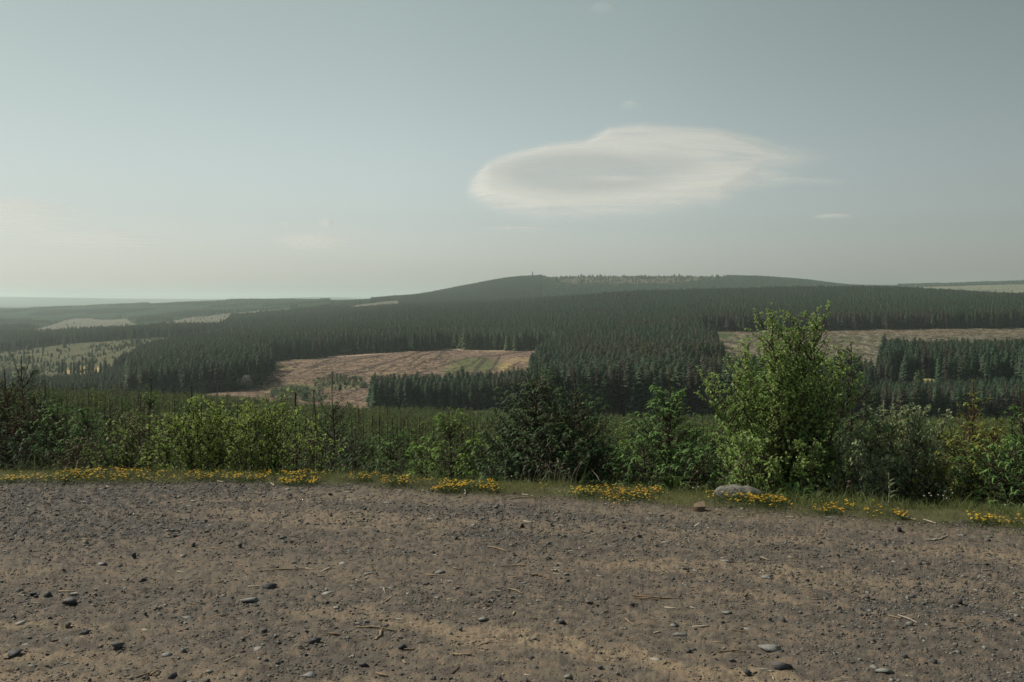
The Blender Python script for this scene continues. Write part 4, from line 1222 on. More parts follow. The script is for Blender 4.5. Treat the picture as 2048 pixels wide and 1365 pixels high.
# ------------------------------------------------------------------ verge: grass, flowers, leafy plants
r5 = np.random.default_rng(17)
def verge_xy(u, s):
    """a point at direction u and distance s beyond the gravel edge"""
    t = (np.asarray(u, float) - 1024) / F
    y = edge_t(t) + s
    x = t * y
    return x, y, ground_z(x, y)
gb = (np.array([[0, -.5, 0], [0, .5, 0], [.55, .30, .0], [.55, -.30, 0], [1, 0, 0]]), np.array([[0, 1, 2], [0, 2, 3], [3, 2, 4]]))
def grass(n, u0, u1, smin, smax, h_fn, col_a, col_b, width, seed, patch=None, dens_pow=1.0):
    r = np.random.default_rng(seed)
    u = r.uniform(u0, u1, n); s = smin + (smax - smin) * r.uniform(0, 1, n) ** dens_pow
    x, y, z = verge_xy(u, s)
    pn = fbm(x * 2.3, y * 4.0, 301 + seed, 3)
    edge = sstep(-.15, .40, s + .8 * (pn - .46))
    k = r.uniform(size=n) < edge * (patch(u, s, pn) if patch else 1)
    x, y, z, s, pn, u = x[k], y[k], z[k], s[k], pn[k], u[k]
    n = len(x)
    D = np.stack([r.normal(0, .45, n), r.normal(0, .45, n), np.ones(n)], 1)
    h = h_fn(u, s, pn) * np.exp(r.normal(0, .35, n))
    a = r.uniform(0, 6.28, n); side = np.stack([np.cos(a), np.sin(a), 0 * a], 1)
    X = norm(D); Y = norm(np.cross(side, X)); Z = np.cross(X, Y)
    V, FF = scatter(gb[0], gb[1], np.stack([x, y, z - .004], 1), (X, Y, Z), np.stack([h, width * (.6 + h * 6), h], 1))
    V = V.reshape(n, 5, 3); lean_ = r.normal(0, .35, (n, 2)) * h[:, None]
    V[:, 4, :2] += lean_; V[:, 4, 2] -= np.abs(lean_).sum(1) * .3
    V[:, 2:4, :2] += lean_[:, None] * .3
    mix = np.clip(r.beta(1.6, 1.6, n) + (pn - .5), 0, 1)[:, None]
    c = (np.array(col_a) * (1 - mix) + np.array(col_b) * mix) * r.uniform(.75, 1.25, (n, 1))
    dead = r.uniform(size=n) < .10
    c[dead] = np.array([.22, .18, .10]) * r.uniform(.6, 1.2, (dead.sum(), 1))
    return V.reshape(-1, 3), FF, np.repeat(c, 5, 0)
bag = Bag()
GA, GB = (.115, .125, .050), (.24, .25, .09)
bag.add(*grass(165000, -500, 2560, -.10, .85, lambda u, s, p: .014 + .024 * p + .02 * sstep(.25, .7, s), GA, GB, .0022, 1))
bag.add(*grass(16000, -500, 2560, .25, 1.1, lambda u, s, p: .035 + .05 * p + .03 * sstep(1000, 1700, u), (.08, .105, .04), (.18, .22, .075), .0026, 2, lambda u, s, p: sstep(.35, .6, p) + .15))
bag.add(*grass(9000, 1250, 2560, .15, .9, lambda u, s, p: .05 + .07 * p, (.09, .125, .042), (.20, .25, .08), .0026, 3, lambda u, s, p: sstep(.4, .6, p) + .1))
tag(link("verge_grass", bag.mesh("verge_grass", M_grass)), "short and tufted grass along the gravel's edge", None, None, "stuff")
# undergrowth behind the verge so that the bank is covered
bag = Bag()
bag.add(*grass(42000, -500, 2560, .62, 6.5, lambda u, s, p: .09 + .12 * p, (.045, .062, .026), (.11, .145, .05), .0032, 5, None, 1.3))
tag(link("bank_undergrowth", bag.mesh("bank_undergrowth", M_grass)), "dark rough grass covering the bank behind the verge", None, None, "stuff")

# sparse ground weeds creeping over the gravel edge
bag = Bag()
n = 5200; u = r5.uniform(-300, 2300, n); s = -np.abs(r5.normal(0, .20, n)); x, y, z = verge_xy(u, s)
pn = fbm(x * 1.8, y * 3.0, 331, 3); k = pn > .52 + .5 * np.abs(s); x, y = x[k], y[k]; n = len(x)
z = lot_z(x, y) + .006
V, FF = scatter(LF[0], LF[1], np.stack([x, y, z], 1), basis(np.stack([r5.normal(size=n), r5.normal(size=n), .35 + 0 * x], 1)), r5.uniform(.008, .018, n))
bag.add(V, FF, np.repeat(np.array([.085, .105, .04]) * r5.uniform(.6, 1.3, (n, 1)), 7, 0))
tag(link("creeping_weeds", bag.mesh("creeping_weeds", M_grass)), "tiny weeds creeping over the gravel edge", None, None, "stuff")

# blossoms of bird's-foot trefoil
def blossom_template():
    V = []; T = []
    for k in range(5):
        a = k * 1.2566; c, s_ = math.cos(a), math.sin(a)
        b = len(V)
        V += [(0, 0, 0), (c * .7 - s_ * .38, s_ * .7 + c * .38, .40), (c * 1.0, s_ * 1.0, .22), (c * .7 + s_ * .38, s_ * .7 - c * .38, .40)]
        T += [(b, b + 1, b + 2), (b, b + 2, b + 3)]
    b = len(V); V += [(.25, 0, .3), (-.15, .2, .3), (-.15, -.2, .3), (0, 0, .75)]; T += [(b, b + 1, b + 3), (b + 1, b + 2, b + 3), (b + 2, b, b + 3)]
    return np.array(V), np.array(T)
BT = blossom_template()
def flower_clump(u, vrow, wpx, nfl, deep, orange, lab, hgt_=.048):
    r = np.random.default_rng(int(u)); wpx *= 1.25; nfl = int(nfl * .72); deep *= 1.3
    t = (u - 1024) / F
    # distance at which the clump's foot meets that row
    y = edge_t(t) + .1
    for _ in range(30):
        z = float(ground_z(t * y, y)); vv = VH - F * (z + hgt_ * .7 - CAMZ) / y
        y += (vv - vrow) * .010
        y = min(max(y, edge_t(t) - .25), edge_t(t) + .55)
    x0 = t * y; z0 = float(ground_z(x0, y)); W = wpx * y / F * .5
    o = empty("flower_clump", (x0, y, z0)); tag(o, lab, "flowers", "clumps of bird's-foot trefoil along the verge")
    q = r.uniform(-1, 1, nfl) ; q = q * (1 - .15 * r.uniform(size=nfl)); dy = r.normal(0, 1, nfl) * deep * .5
    sub = fbm(q * 3 + u, dy * 8, 401, 2); kq = sub > .30
    q, dy = q[kq], dy[kq]; n = len(q)
    h = hgt_ * (.75 + .5 * vnoise(q * 4 + u, dy * 5, 403)) * r.uniform(.85, 1.12, n)
    zz = ground_z(x0 + q * W, y + dy) - z0
    P = np.stack([q * W, dy, zz + h], 1)
    D = np.stack([np.ones(n), r.normal(0, .4, n), r.normal(0, .3, n)], 1)
    V, FF = scatter(BT[0], BT[1], P, basis(D), r.uniform(.0060, .0108, n))
    yc = np.array([.88, .64, .05]); oc = np.array([.84, .42, .04])
    mix = np.clip(r.beta(.7, .9, n) * .9 + (orange - .5) + .5 * (vnoise(q * 3 + 2 * u, dy * 3, 405) - .5), 0, 1)[:, None]
    bl_ = Bag(); bl_.add(V, FF, np.repeat(yc * (1 - mix) + oc * mix, len(BT[0]), 0) * .88)
    link("blossoms", bl_.mesh("blossoms", M_petal), o)
    m = nfl * 9; q = r.normal(0, .55, m); dy = r.normal(0, 1, m) * deep * .6
    zz = ground_z(x0 + q * W, y + dy) - z0
    P = np.stack([q * W, dy, zz + r.uniform(0, .95, m) * hgt_ * .9], 1)
    V, FF = scatter(LF[0], LF[1], P, basis(r.normal(size=(m, 3)) + [0, 0, .4]), r.uniform(.007, .014, m))
    fo = Bag(); fo.add(V, FF, np.repeat(np.array([.075, .115, .038]) * r.uniform(.6, 1.35, (m, 1)), 7, 0))
    A = np.stack([P[:n, 0], P[:n, 1], zz[:n]], 1); 
    V, FF = tubes(A, np.stack([P[:n, 0], P[:n, 1], zz[:n] + hgt_ * .9], 1), .0009, .0007, 3); fo.add(V, FF, (.08, .10, .04))
    link("foliage", fo.mesh("foliage", M_leaf), o)
clumps = [
 (22, 958, 34, 60, .10, .45, "small yellow trefoil clump at the far left end of the verge"),
 (88, 955, 86, 90, .12, .60, "pale orange trefoil clump left of the dense yellow one"),
 (155, 948, 64, 190, .16, .35, "dense yellow trefoil clump above the dark verge stone at left"),
 (222, 947, 62, 110, .14, .40, "loose yellow trefoil clump right of the dense one"),
 (285, 950, 80, 130, .18, .50, "scattered yellow trefoil clump below the looser willow bush"),
 (405, 951, 56, 100, .10, .50, "orange-yellow trefoil clump below the bright bush's left part"),
 (342, 955, 44, 22, .10, .5, "few yellow blossoms between two larger clumps below the bright bush"),
 (492, 955, 84, 150, .09, .50, "long low trefoil clump below the bright bush's right part"),
 (597, 962, 66, 170, .10, .45, "dense front trefoil clump reaching onto the gravel, below the bare brown pole"),
 (610, 946, 84, 110, .12, .50, "trefoil clump behind the dense front one, below the bare brown pole"),
 (726, 953, 56, 80, .08, .45, "trefoil clump beside the pale seed heads"),
 (790, 961, 50, 110, .10, .60, "orange trefoil clump below the layered blue-green spruce"),
 (840, 963, 40, 18, .05, .6, "faint row of orange blossoms left of the low front mat"),
 (897, 977, 58, 120, .07, .60, "low orange trefoil mat in front, with a dark green cushion"),
 (905, 965, 46, 70, .07, .15, "pure yellow trefoil clump behind the low orange mat"),
 (958, 969, 58, 100, .08, .15, "long pure yellow trefoil clump left of the dark pair"),
 (985, 976, 44, 40, .06, .35, "small loose trefoil clump just below the long yellow one"),
 (1172, 982, 46, 90, .09, .08, "lemon-yellow trefoil clump at the feet of the dark pair"),
 (1120, 978, 70, 18, .10, .3, "sparse yellow blossoms below the dry seed stalks"),
 (1262, 989, 112, 300, .17, .70, "largest trefoil clump, orange and yellow, left of the wood block"),
 (1238, 1005, 34, 12, .04, .3, "few yellow blossoms on the gravel below the largest clump"),
 (1440, 994, 50, 45, .10, .2, "sparse yellow trefoil between the wood block and the boulder"),
 (1492, 996, 62, 120, .12, .40, "yellow trefoil clump in front of the grey boulder"),
 (1540, 1001, 60, 170, .13, .65, "deep orange trefoil clump between boulder and broad-leaved dock"),
 (1655, 1019, 52, 70, .07, .60, "orange trefoil clump below the broad-leaved dock"),
 (1690, 1009, 50, 24, .10, .2, "few yellow blossoms just above the orange clump right of the dock"),
 (1760, 1020, 60, 34, .10, .55, "scattered orange blossoms below the tall pale leafy stalk"),
 (1802, 1029, 26, 34, .05, .75, "tiny deep orange clump beside the bleached stick"),
 (1965, 1038, 44, 70, .07, .20, "bright yellow trefoil clump below the round vivid spruce"),
 (2025, 1041, 50, 40, .08, .35, "yellow trefoil clump at the right end of the verge")]
for c in clumps:
    flower_clump(*c)

# white daisies at the right
def daisy(u, s, h, lab, head=.0055, c=(.78, .78, .74)):
    x, y, z = verge_xy(u, s); o = empty("daisy", (float(x), float(y), float(z))); tag(o, lab, "flower", "white daisies in the verge grass")
    V = [(0, 0, 0)]; T = []
    for k in range(12):
        a = k * .5236; V += [(math.cos(a - .2), math.sin(a - .2), .05), (math.cos(a + .2), math.sin(a + .2), .05)]; T.append((0, len(V) - 2, len(V) - 1))
    V = np.array(V, float) * head; rt = .6; Vx = V.copy(); Vx[:, 1] = V[:, 1] * math.cos(rt) - V[:, 2] * math.sin(rt); Vx[:, 2] = V[:, 1] * math.sin(rt) + V[:, 2] * math.cos(rt) + h
    b = Bag(); b.add(Vx, np.array(T), c); link("petals", b.mesh("petals", M_petal), o)
    b = Bag(); V, FF = tubes([(0, 0, 0)], [(0, 0, h)], .0012, .0010, 3); b.add(V, FF, (.08, .11, .04)); link("stalk", b.mesh("stalk", M_grass), o)
dr = np.random.default_rng(3)
for k, (u, v) in enumerate([(1848,1029),(1862,1020),(1876,1022),(1886,1018),(1893,1026),(1858,1034),(1905,1024)]):
    daisy(u, .30 + .25 * dr.uniform(), .09 + .05 * dr.uniform(), "white daisy in the tall grass right of the grey willow")
for u, s, lb in [(1793, .35, "white daisy left of the bleached stick"), (2010, .25, "white daisy below the round vivid spruce"), (1386, .25, "white flower in the grass above the wood block"), (1396, .30, "white flower left of the boulder"), (1232, .2, "white flower on the left edge of the largest trefoil clump"), (1023, .3, "white flower left of the dark spruce pair")]:
    daisy(u, s, .075, lb)

# dry seed stalks
def dry_stalk(u, s, h, dx, lab, head=True, group="dry seed stalks at the verge"):
    x, y, z = verge_xy(u, s); o = empty("dry_stalk", (float(x), float(y), float(z))); tag(o, lab, "plant", group)
    pts_ = [(0, 0, 0), (dx * .15, 0, h * .4), (dx * .5, 0, h * .75), (dx, 0, h)]
    b = Bag(); V, FF = tubes(pts_[:-1], pts_[1:], [.0022, .0018, .0014], [.0018, .0014, .001], 4); b.add(V, FF, (.24, .19, .14)); link("stem", b.mesh("stem", M_wood), o)
    if head:
        r = np.random.default_rng(int(u * 7)); n = 26
        V, FF = scatter(LF[0], LF[1], np.array(pts_[-1]) + r.normal(0, .004, (n, 3)), basis(r.normal(size=(n, 3))), r.uniform(.004, .009, n))
        b = Bag(); b.add(V, FF, (.34, .28, .24)); link("seed_head", b.mesh("seed_head", M_grass), o)
for k in range(15):
    u = [1058, 1066, 1078, 1084, 1090, 1097, 1101, 1108, 1118, 1128, 1136, 1040, 1050, 1143, 1150][k]
    dry_stalk(u, .5 + .02 * (k % 4), .13 + .055 * ((k * 7) % 5) / 2.0, .05 * math.sin(k * 1.9), "thin dry seed stalk against the dark spruce pair's foot")
for u, s, h, dx, lb in [(1141, .45, .26, .16, "long dry stem leaning right in front of the dark pair"), (1447, .35, .34, .17, "bare grey stem rising right beside the boulder"), (1449, .3, .17, -.01, "short upright dry stem just left of the boulder"),
                        (683, .45, .10, .01, "pale fluffy seed head above the orange flowers, left of centre"), (1335, .5, .22, .03, "dry reddish stem left of the fern tuft"), (1372, .5, .20, .09, "dry stem leaning right above the wood block"),
                        (1885, .6, .18, .02, "dry stem in tall grass below the yellow-green spruce"), (1690, .45, .16, .03, "dry seed stalk right of the broad-leaved dock"), (1640, .5, .14, -.02, "dry seed stalk behind the dock's leaves")]:
    dry_stalk(u, s, h, dx, lb, group=None)

# leafy plants
def leafy_plant(name, u, s, leaves, lab, col, stalk=None, cat="plant"):
    """leaves: (azimuth, rise angle, length, width, height of attachment)"""
    x, y, z = verge_xy(u, s); o = empty(name, (float(x), float(y), float(z))); tag(o, lab, cat)
    for k, (az, rise, L, Wd, h0) in enumerate(leaves):
        m = 9; V = []; T = []
        ca, sa_ = math.cos(az), math.sin(az)
        px_, pz_ = 0.0, h0; ang = rise
        for i in range(m + 1):
            f = i / m; wv = Wd * .5 * (math.sin(math.pi * min(1, f * .92 + .06)) ** .8) * (1 + .16 * math.sin(i * 2.4 + k))
            if i == m: wv = .001
            for sgn in (-1, 0, 1):
                lift = abs(sgn) * wv * .35
                V.append((ca * px_ - sa_ * sgn * wv, sa_ * px_ + ca * sgn * wv, pz_ + lift))
            px_ += L / m * math.cos(ang); pz_ += L / m * math.sin(ang); ang -= (.10 + .02 * (k % 3))
        for i in range(m):
            for j in range(2):
                a = i * 3 + j; T.append((a, a + 1, a + 4, a + 3))
        b = Bag(); b.add(np.array(V), np.array(T), np.array(col) * (.85 + .3 * ((k * 37) % 10) / 10))
        link("leaf", b.mesh("leaf", M_leaf, True), o)
    if stalk:
        b = Bag(); V, FF = tubes([(0, 0, 0), (.01, 0, stalk * .5)], [(.01, 0, stalk * .5), (.0, 0, stalk)], [.006, .005], [.005, .003], 6); b.add(V, FF, (.22, .23, .15)); link("stem", b.mesh("stem", M_bark), o)
DOCK = (.065, .135, .038)
leafy_plant("broad_leaved_dock", 1592, .42, [(3.0, .35, .17, .060, .03), (2.5, 1.2, .19, .05, .02), (1.2, 1.35, .17, .045, .02), (.3, .75, .17, .05, .03), (3.6, .6, .13, .05, .02), (5.0, .5, .12, .05, .02), (2.0, 1.0, .15, .05, .02)], "broad-leaved dock with big bright leaves right of the boulder", DOCK)
leafy_plant("broad_leaved_dock", 1632, .40, [(.05, .25, .13, .055, .03), (3.4, .7, .12, .045, .03), (.8, .9, .15, .045, .02), (4.4, .35, .12, .05, .02), (5.6, .3, .12, .05, .02), (2.2, 1.1, .12, .04, .02)], "lower dock plant just right of the big-leaved one", (.055, .105, .035))
leafy_plant("tall_leafy_weed", 1777, .38, [(2.8, .2, .11, .035, .01), (.2, .9, .09, .03, .05), (.0, .8, .10, .032, .09), (3.3, 1.1, .09, .03, .11), (.4, .9, .09, .03, .14), (.1, 1.1, .08, .025, .17), (3.0, 1.2, .07, .022, .19)], "tall pale-stemmed leafy weed below the grey willow", (.10, .13, .07), .26)

def fern(u, s, n, L, lab, col=(.10, .16, .045)):
    x, y, z = verge_xy(u, s); o = empty("fern", (float(x), float(y), float(z))); tag(o, lab, "fern")
    for k in range(n):
        az = (k + .5) / n * math.pi * 1.2 - .3; ca, sa_ = math.cos(az), math.sin(az) * .6
        P = []; D = []; S = []; px_, pz_, ang = 0., 0., 1.35
        m = 18
        for i in range(m):
            f = i / m
            for sg in (-1, 1):
                P.append((ca * px_, sa_ * px_, pz_)); D.append((-sa_ * sg + ca * .5, ca * sg + sa_ * .5, .12)); S.append(L * .30 * math.sin(math.pi * min(1, f * .85 + .12)) + .002)
            px_ += L / m * math.cos(ang); pz_ += L / m * math.sin(ang); ang -= .055
        S = np.array(S)
        V, FF = scatter(LF[0], LF[1], np.array(P), basis(np.array(D)), np.stack([S, S * .5, S], 1))
        b = Bag(); b.add(V, FF, np.array(col) * (.8 + .05 * (k % 5))); link("frond", b.mesh("frond", M_leaf), o)
fern(1342, .45, 7, .17, "light green fern tuft at the foot of the drooping-shoot spruce")
fern(1178, .55, 5, .13, "small fern with upright fronds behind the lemon-yellow clump", (.075, .12, .045))
fern(1198, .55, 5, .13, "small fern between the lemon-yellow and the largest clump", (.07, .115, .042))
fern(1398, .55, 6, .13, "low fern left of the boulder", (.085, .13, .045))
fern(1437, .42, 4, .15, "narrow upright fern in front of the boulder's left edge", (.075, .12, .04))
fern(990, .6, 5, .14, "small fern below the small bright spruce", (.075, .12, .045))
#PART5
# ------------------------------------------------------------------ stones
def rock_mesh(seed, sub, rough, flat=1.0, angular=.0):
    r = np.random.default_rng(seed)
    g = (1 + 5 ** .5) / 2
    V = norm(np.array([(-1, g, 0), (1, g, 0), (-1, -g, 0), (1, -g, 0), (0, -1, g), (0, 1, g), (0, -1, -g), (0, 1, -g), (g, 0, -1), (g, 0, 1), (-g, 0, -1), (-g, 0, 1)], float))
    Fc = [(0,11,5),(0,5,1),(0,1,7),(0,7,10),(0,10,11),(1,5,9),(5,11,4),(11,10,2),(10,7,6),(7,1,8),(3,9,4),(3,4,2),(3,2,6),(3,6,8),(3,8,9),(4,9,5),(2,4,11),(6,2,10),(8,6,7),(9,8,1)]
    V = [tuple(v) for v in V]
    for _ in range(sub):
        cache = {}; nf = []
        def mid(a, b):
            k = (min(a, b), max(a, b))
            if k not in cache:
                p = np.array(V[a]) + np.array(V[b]); V.append(tuple(p / np.linalg.norm(p))); cache[k] = len(V) - 1
            return cache[k]
        for a, b, c in Fc:
            x, y, z = mid(a, b), mid(b, c), mid(c, a); nf += [(a, x, z), (b, y, x), (c, z, y), (x, y, z)]
        Fc = nf
    V = np.array(V)
    if angular > 0:      # cut by random planes
        for _ in range(9):
            nrm = norm(r.normal(size=(1, 3)))[0]; d = r.uniform(.5, .85)
            h = V @ nrm; over = h > d
            V[over] -= (h[over] - d)[:, None] * nrm * angular
    nz = fbm(V[:, 0] * 1.6 + seed, V[:, 1] * 1.6 + V[:, 2] * 1.3, seed, 3)
    V = V * (1 + rough * (nz - .5) * 2)[:, None]
    V[:, 2] *= flat
    return V, np.array(Fc)
import bmesh
def slate(seed, n, flat):
    """an angular broken stone: hull of a few random points"""
    r = np.random.default_rng(seed)
    bm = bmesh.new()
    for k in range(n):
        a = 6.283 * (k + r.uniform(-.3, .3)) / n
        q = r.uniform(.7, 1.05)
        bm.verts.new((q * math.cos(a), q * math.sin(a) * .85, r.choice([-1, 1]) * flat * r.uniform(.35, 1)))
    for k in range(3):
        bm.verts.new((r.uniform(-.5, .5), r.uniform(-.5, .5), flat * r.uniform(.75, 1.1) * (1 if k else -1)))
    res = bmesh.ops.convex_hull(bm, input=bm.verts)
    bad = [g for g in set(res["geom_interior"]) | set(res["geom_unused"]) if isinstance(g, bmesh.types.BMVert)]
    for g in bad: bm.verts.remove(g)
    bmesh.ops.triangulate(bm, faces=bm.faces)
    bm.verts.index_update()
    V = np.array([v.co[:] for v in bm.verts]); Fc = np.array([[v.index for v in f.verts] for f in bm.faces])
    bm.free()
    return V, Fc
RT = [slate(500 + k, 6, .5) for k in range(5)] + [slate(520 + k, 7, .28) for k in range(3)]
OCT = (np.array([[1, 0, 0], [-.9, .1, 0], [.1, .8, 0], [0, -.9, .1], [.1, 0, .5], [0, .1, -.5]]), np.array([[0, 2, 4], [2, 1, 4], [1, 3, 4], [3, 0, 4], [2, 0, 5], [1, 2, 5], [3, 1, 5], [0, 3, 5]]))
bag = Bag()
def strew(n, size_mu, size_sd, seed, dens_fn, ymin=3.2, tm=.74, cols=None, sink=.25, smax=.05, flat=1.0):
    r = np.random.default_rng(seed)
    t = r.uniform(-tm, tm, n)
    # even over the ground: y^2 uniform
    y = np.sqrt(r.uniform(ymin ** 2, 8.9 ** 2, n)); ok = y < edge_t(t) + .02; t, y = t[ok], y[ok]
    x = t * y; k = r.uniform(size=len(x)) < dens_fn(x, y); x, y = x[k], y[k]
    n = len(x); sz = np.minimum(np.exp(r.normal(math.log(size_mu), size_sd, n)), smax)
    z = lot_z(x, y) + .006
    kind = r.integers(0, len(RT), n)
    cc = np.array(cols)[r.integers(0, len(cols), n)] * r.uniform(.75, 1.25, (n, 1))
    RS = [OCT, OCT] if size_mu < .0125 else RT
    kind = kind % len(RS)
    for q in range(len(RS)):
        m = kind == q
        a = r.uniform(0, 6.28, m.sum()); D = np.stack([np.cos(a), np.sin(a), r.normal(0, .12, m.sum())], 1)
        S = np.stack([sz[m] * .5, sz[m] * .5 * r.uniform(.5, .95, m.sum()), sz[m] * .5 * flat * r.uniform(.5, 1.2, m.sum())], 1)
        P = np.stack([x[m], y[m], z[m] + S[:, 2] * .4 * (1 - sink * 2)], 1)
        V, FF = scatter(RS[q][0], RS[q][1], P, basis(D), S)
        bag.add(V, FF, np.repeat(cc[m], len(RS[q][0]), 0))
SC_ = [(.088, .087, .082), (.060, .060, .058), (.12, .118, .108), (.14, .132, .115), (.035, .034, .034), (.11, .10, .085), (.19, .19, .172)]
strew(310000, .0100, .38, 1, lambda x, y: .30 + .70 * gravel_amount(x, y), cols=SC_)
strew(66000, .017, .38, 2, lambda x, y: .10 + .85 * gravel_amount(x, y) ** 1.3, cols=SC_)
strew(5200, .026, .30, 3, lambda x, y: .06 + .75 * gravel_amount(x, y) ** 2, cols=SC_, smax=.055)
strew(120000, .0085, .35, 4, lambda x, y: .8 + 0 * x, cols=[(.045, .04, .038), (.24, .19, .15), (.15, .12, .095), (.19, .15, .115)], sink=.1)
strew(260, .036, .35, 5, lambda x, y: .25 + .4 * gravel_amount(x, y), cols=[(.05, .05, .055), (.065, .065, .068), (.085, .08, .08)], smax=.07, sink=.1)
tag(link("gravel", bag.mesh("gravel", M_stone)), "loose dark slate gravel strewn over the lot", None, None, "stuff")
# trodden-in flat slabs
bag = Bag()
strew(1900, .046, .40, 6, lambda x, y: .45 + 0 * x, cols=[(.17, .172, .16), (.13, .132, .12), (.22, .215, .195)], smax=.12, sink=.60, flat=.45)
Vf = np.concatenate(bag.V)
tag(link("embedded_stones", bag.mesh("embedded_stones", M_stone)), "pale flat stones pressed into the dirt", None, None, "stuff")

def lot_at(u, v):
    """the point of the lot seen at that photo position"""
    y = CAMZ * F / (v - VH); x = (u - 1024) * y / F
    return x, y, float(lot_z(x, y)) + .006

def stone(u, v, wpx, hratio, lab, col, seed, flat=.6, depthr=.8, yaw=0, name="stone", group=None, mat=None, sub=0, ang=1.0, rough=.6):
    x, y, z = lot_at(u, v); w = wpx * y / F * .5
    V, Fc = slate(seed, 7 if hratio < .5 else 6, .8)
    V = V / np.abs(V).max(0)
    ca, sa_ = math.cos(yaw), math.sin(yaw)
    V = np.stack([V[:, 0] * ca - V[:, 1] * sa_ * depthr, V[:, 0] * sa_ + V[:, 1] * ca * depthr, V[:, 2] * hratio], 1) * w
    V[:, 2] += w * hratio * .72
    b = Bag(); b.add(V, Fc, col)
    o = link(name, b.mesh(name, mat or M_stone), None, (x, y, z)); tag(o, lab, "stone", group)
    return o
DKS = (.042, .043, .046); GYS = (.07, .07, .072)
for k, (u, v, w, h, lab) in enumerate([
    (140, 1210, 34, .42, "long dark blue-grey stone at lower left, largest of its neighbours"),
    (96, 1196, 20, .75, "upright pointed dark stone left of the long blue-grey one"),
    (66, 1193, 18, .4, "low dark stone left of the upright pointed one"),
    (136, 1256, 18, .7, "dark peaked stone below the long blue-grey stone"),
    (172, 1268, 20, .5, "smooth dark stone leaning right, below the peaked one"),
    (100, 1243, 12, .7, "small triangular dark stone at lower left"),
    (233, 1297, 30, .45, "dark brick-like stone near the bottom left"),
    (30, 1313, 36, .30, "flat dark stone at the bottom left corner"),
    (290, 1234, 12, .8, "small black stone right of the long blue-grey one"),
    (132, 965, 16, .8, "dark lump of stone on the verge edge below the dense yellow clump"),
    (283, 1162, 22, .45, "rounded grey-brown stone left of centre"),
    (267, 1117, 14, .9, "small brown pointed stone left of centre"),
    (387, 1096, 12, 1.0, "dark pyramid stone with a pale chip beside it"),
    (538, 1178, 34, .3, "flat dark slab left of centre, wider than tall"),
    (480, 1098, 14, .7, "dark stone right of the pyramid one"),
    (730, 1022, 9, .8, "small dark stone far out at the gravel's middle"),
    (913, 1085, 12, .8, "dark rounded stone in the middle distance, left of centre"),
    (1044, 1061, 12, .9, "dark stone in the middle distance, centre"),
    (1279, 1079, 13, .7, "dark stone in the middle distance, right of centre"),
    (630, 1288, 26, .45, "grey wedge stone beside the splintered wood"),
    (805, 1300, 24, .40, "dark flat stone right of the splintered wood"),
    (1125, 1254, 18, .7, "dark stone at bottom centre, alone on sandy dirt"),
    (1265, 1215, 14, .6, "small dark stone below the long bark strip"),
    (1102, 1281, 0.1, .6, None),
    (1126, 1253, 0.1, .6, None),
    (1797, 1066, 16, .8, "blocky dark stone at right near the verge"),
    (1920, 1212, 16, .9, "dark peaked stone alone at lower right"),
    (1565, 1343, 44, .35, "dark smooth stone at the bottom edge, right of centre"),
    (1378, 1309, 14, .7, "small dark stone near the bottom, right of centre"),
    (1493, 1350, 26, .45, "grey-brown stone at the bottom edge beside the dark smooth one"),
    (1712, 1142, 11, .8, "small dark stone right of the sandy streak"),
    (1460, 1018, 10, .6, "small black stone at the verge right of the wood block"),
    (345, 1357, 22, .6, "dark stone cut by the bottom frame edge at left"),
    (1200, 1340, 16, .6, "dark angular stone near the bottom centre"),
    (1840, 1131, 12, .5, "low dark stone in the right middle distance")]):
    if lab: stone(u, v, w, h, lab, DKS if k % 3 else GYS, 700 + k * 3, yaw=k * .7)
for k, (u, v, w, lab) in enumerate([
    (500, 1204, 40, "pale flat slab flush with the dirt, left of centre"),
    (965, 1246, 34, "pale angular slab flush with the dirt, bottom centre"),
    (1453, 1228, 26, "pale grey slab flush with the dirt, lower right of centre"),
    (1540, 1302, 50, "long pale slab flush with the dirt near the bottom right"),
    (1740, 1226, 22, "small pale slab at lower right"),
    (1535, 1156, 30, "pale cracked slab pair member in the sandy streak, right of centre"),
    (880, 1149, 26, "pale slab in the middle, left of the thin sticks"),
    (335, 1312, 26, "pale grey-green slab near the bottom left"),
    (203, 1130, 24, "pale flat slab on the dense gravel at left"),
    (620, 1352, 34, "pale slab at the bottom edge, left of centre")]):
    stone(u, v, w, .16, lab, (.17, .172, .165), 900 + k, depthr=.9, yaw=k, name="flat_stone", rough=.7, sub=0)

# grey boulder on the verge
def boulder():
    x, y, z = verge_xy(1480, .38)
    V, Fc = rock_mesh(77, 4, .10, 1.0, .35)
    V = V / np.abs(V).max(0)
    x_ = V[:, 0]; top = np.where(V[:, 2] > 0, V[:, 2] * (1 - .22 * sstep(.1, .9, x_) ) * (1 - .10 * np.exp(-((x_ - .12) / .10) ** 2)), V[:, 2])
    nz = fbm(V[:, 0] * 5, V[:, 1] * 5 + V[:, 2] * 4, 778, 4) - .5
    V = np.stack([x_ * .235 * (1 + .06 * nz), V[:, 1] * .15 * (1 + .1 * nz), top * .15 + .005 * nz], 1)
    b = Bag(); b.add(V, Fc, np.array([.165, .16, .145]) * (1 + .3 * nz)[:, None])
    o = link("boulder", b.mesh("boulder", M_boulder, True), None, (float(x), float(y), float(z) - .02)); tag(o, "pale grey boulder half hidden in the verge under the willow tree", "boulder")
boulder()

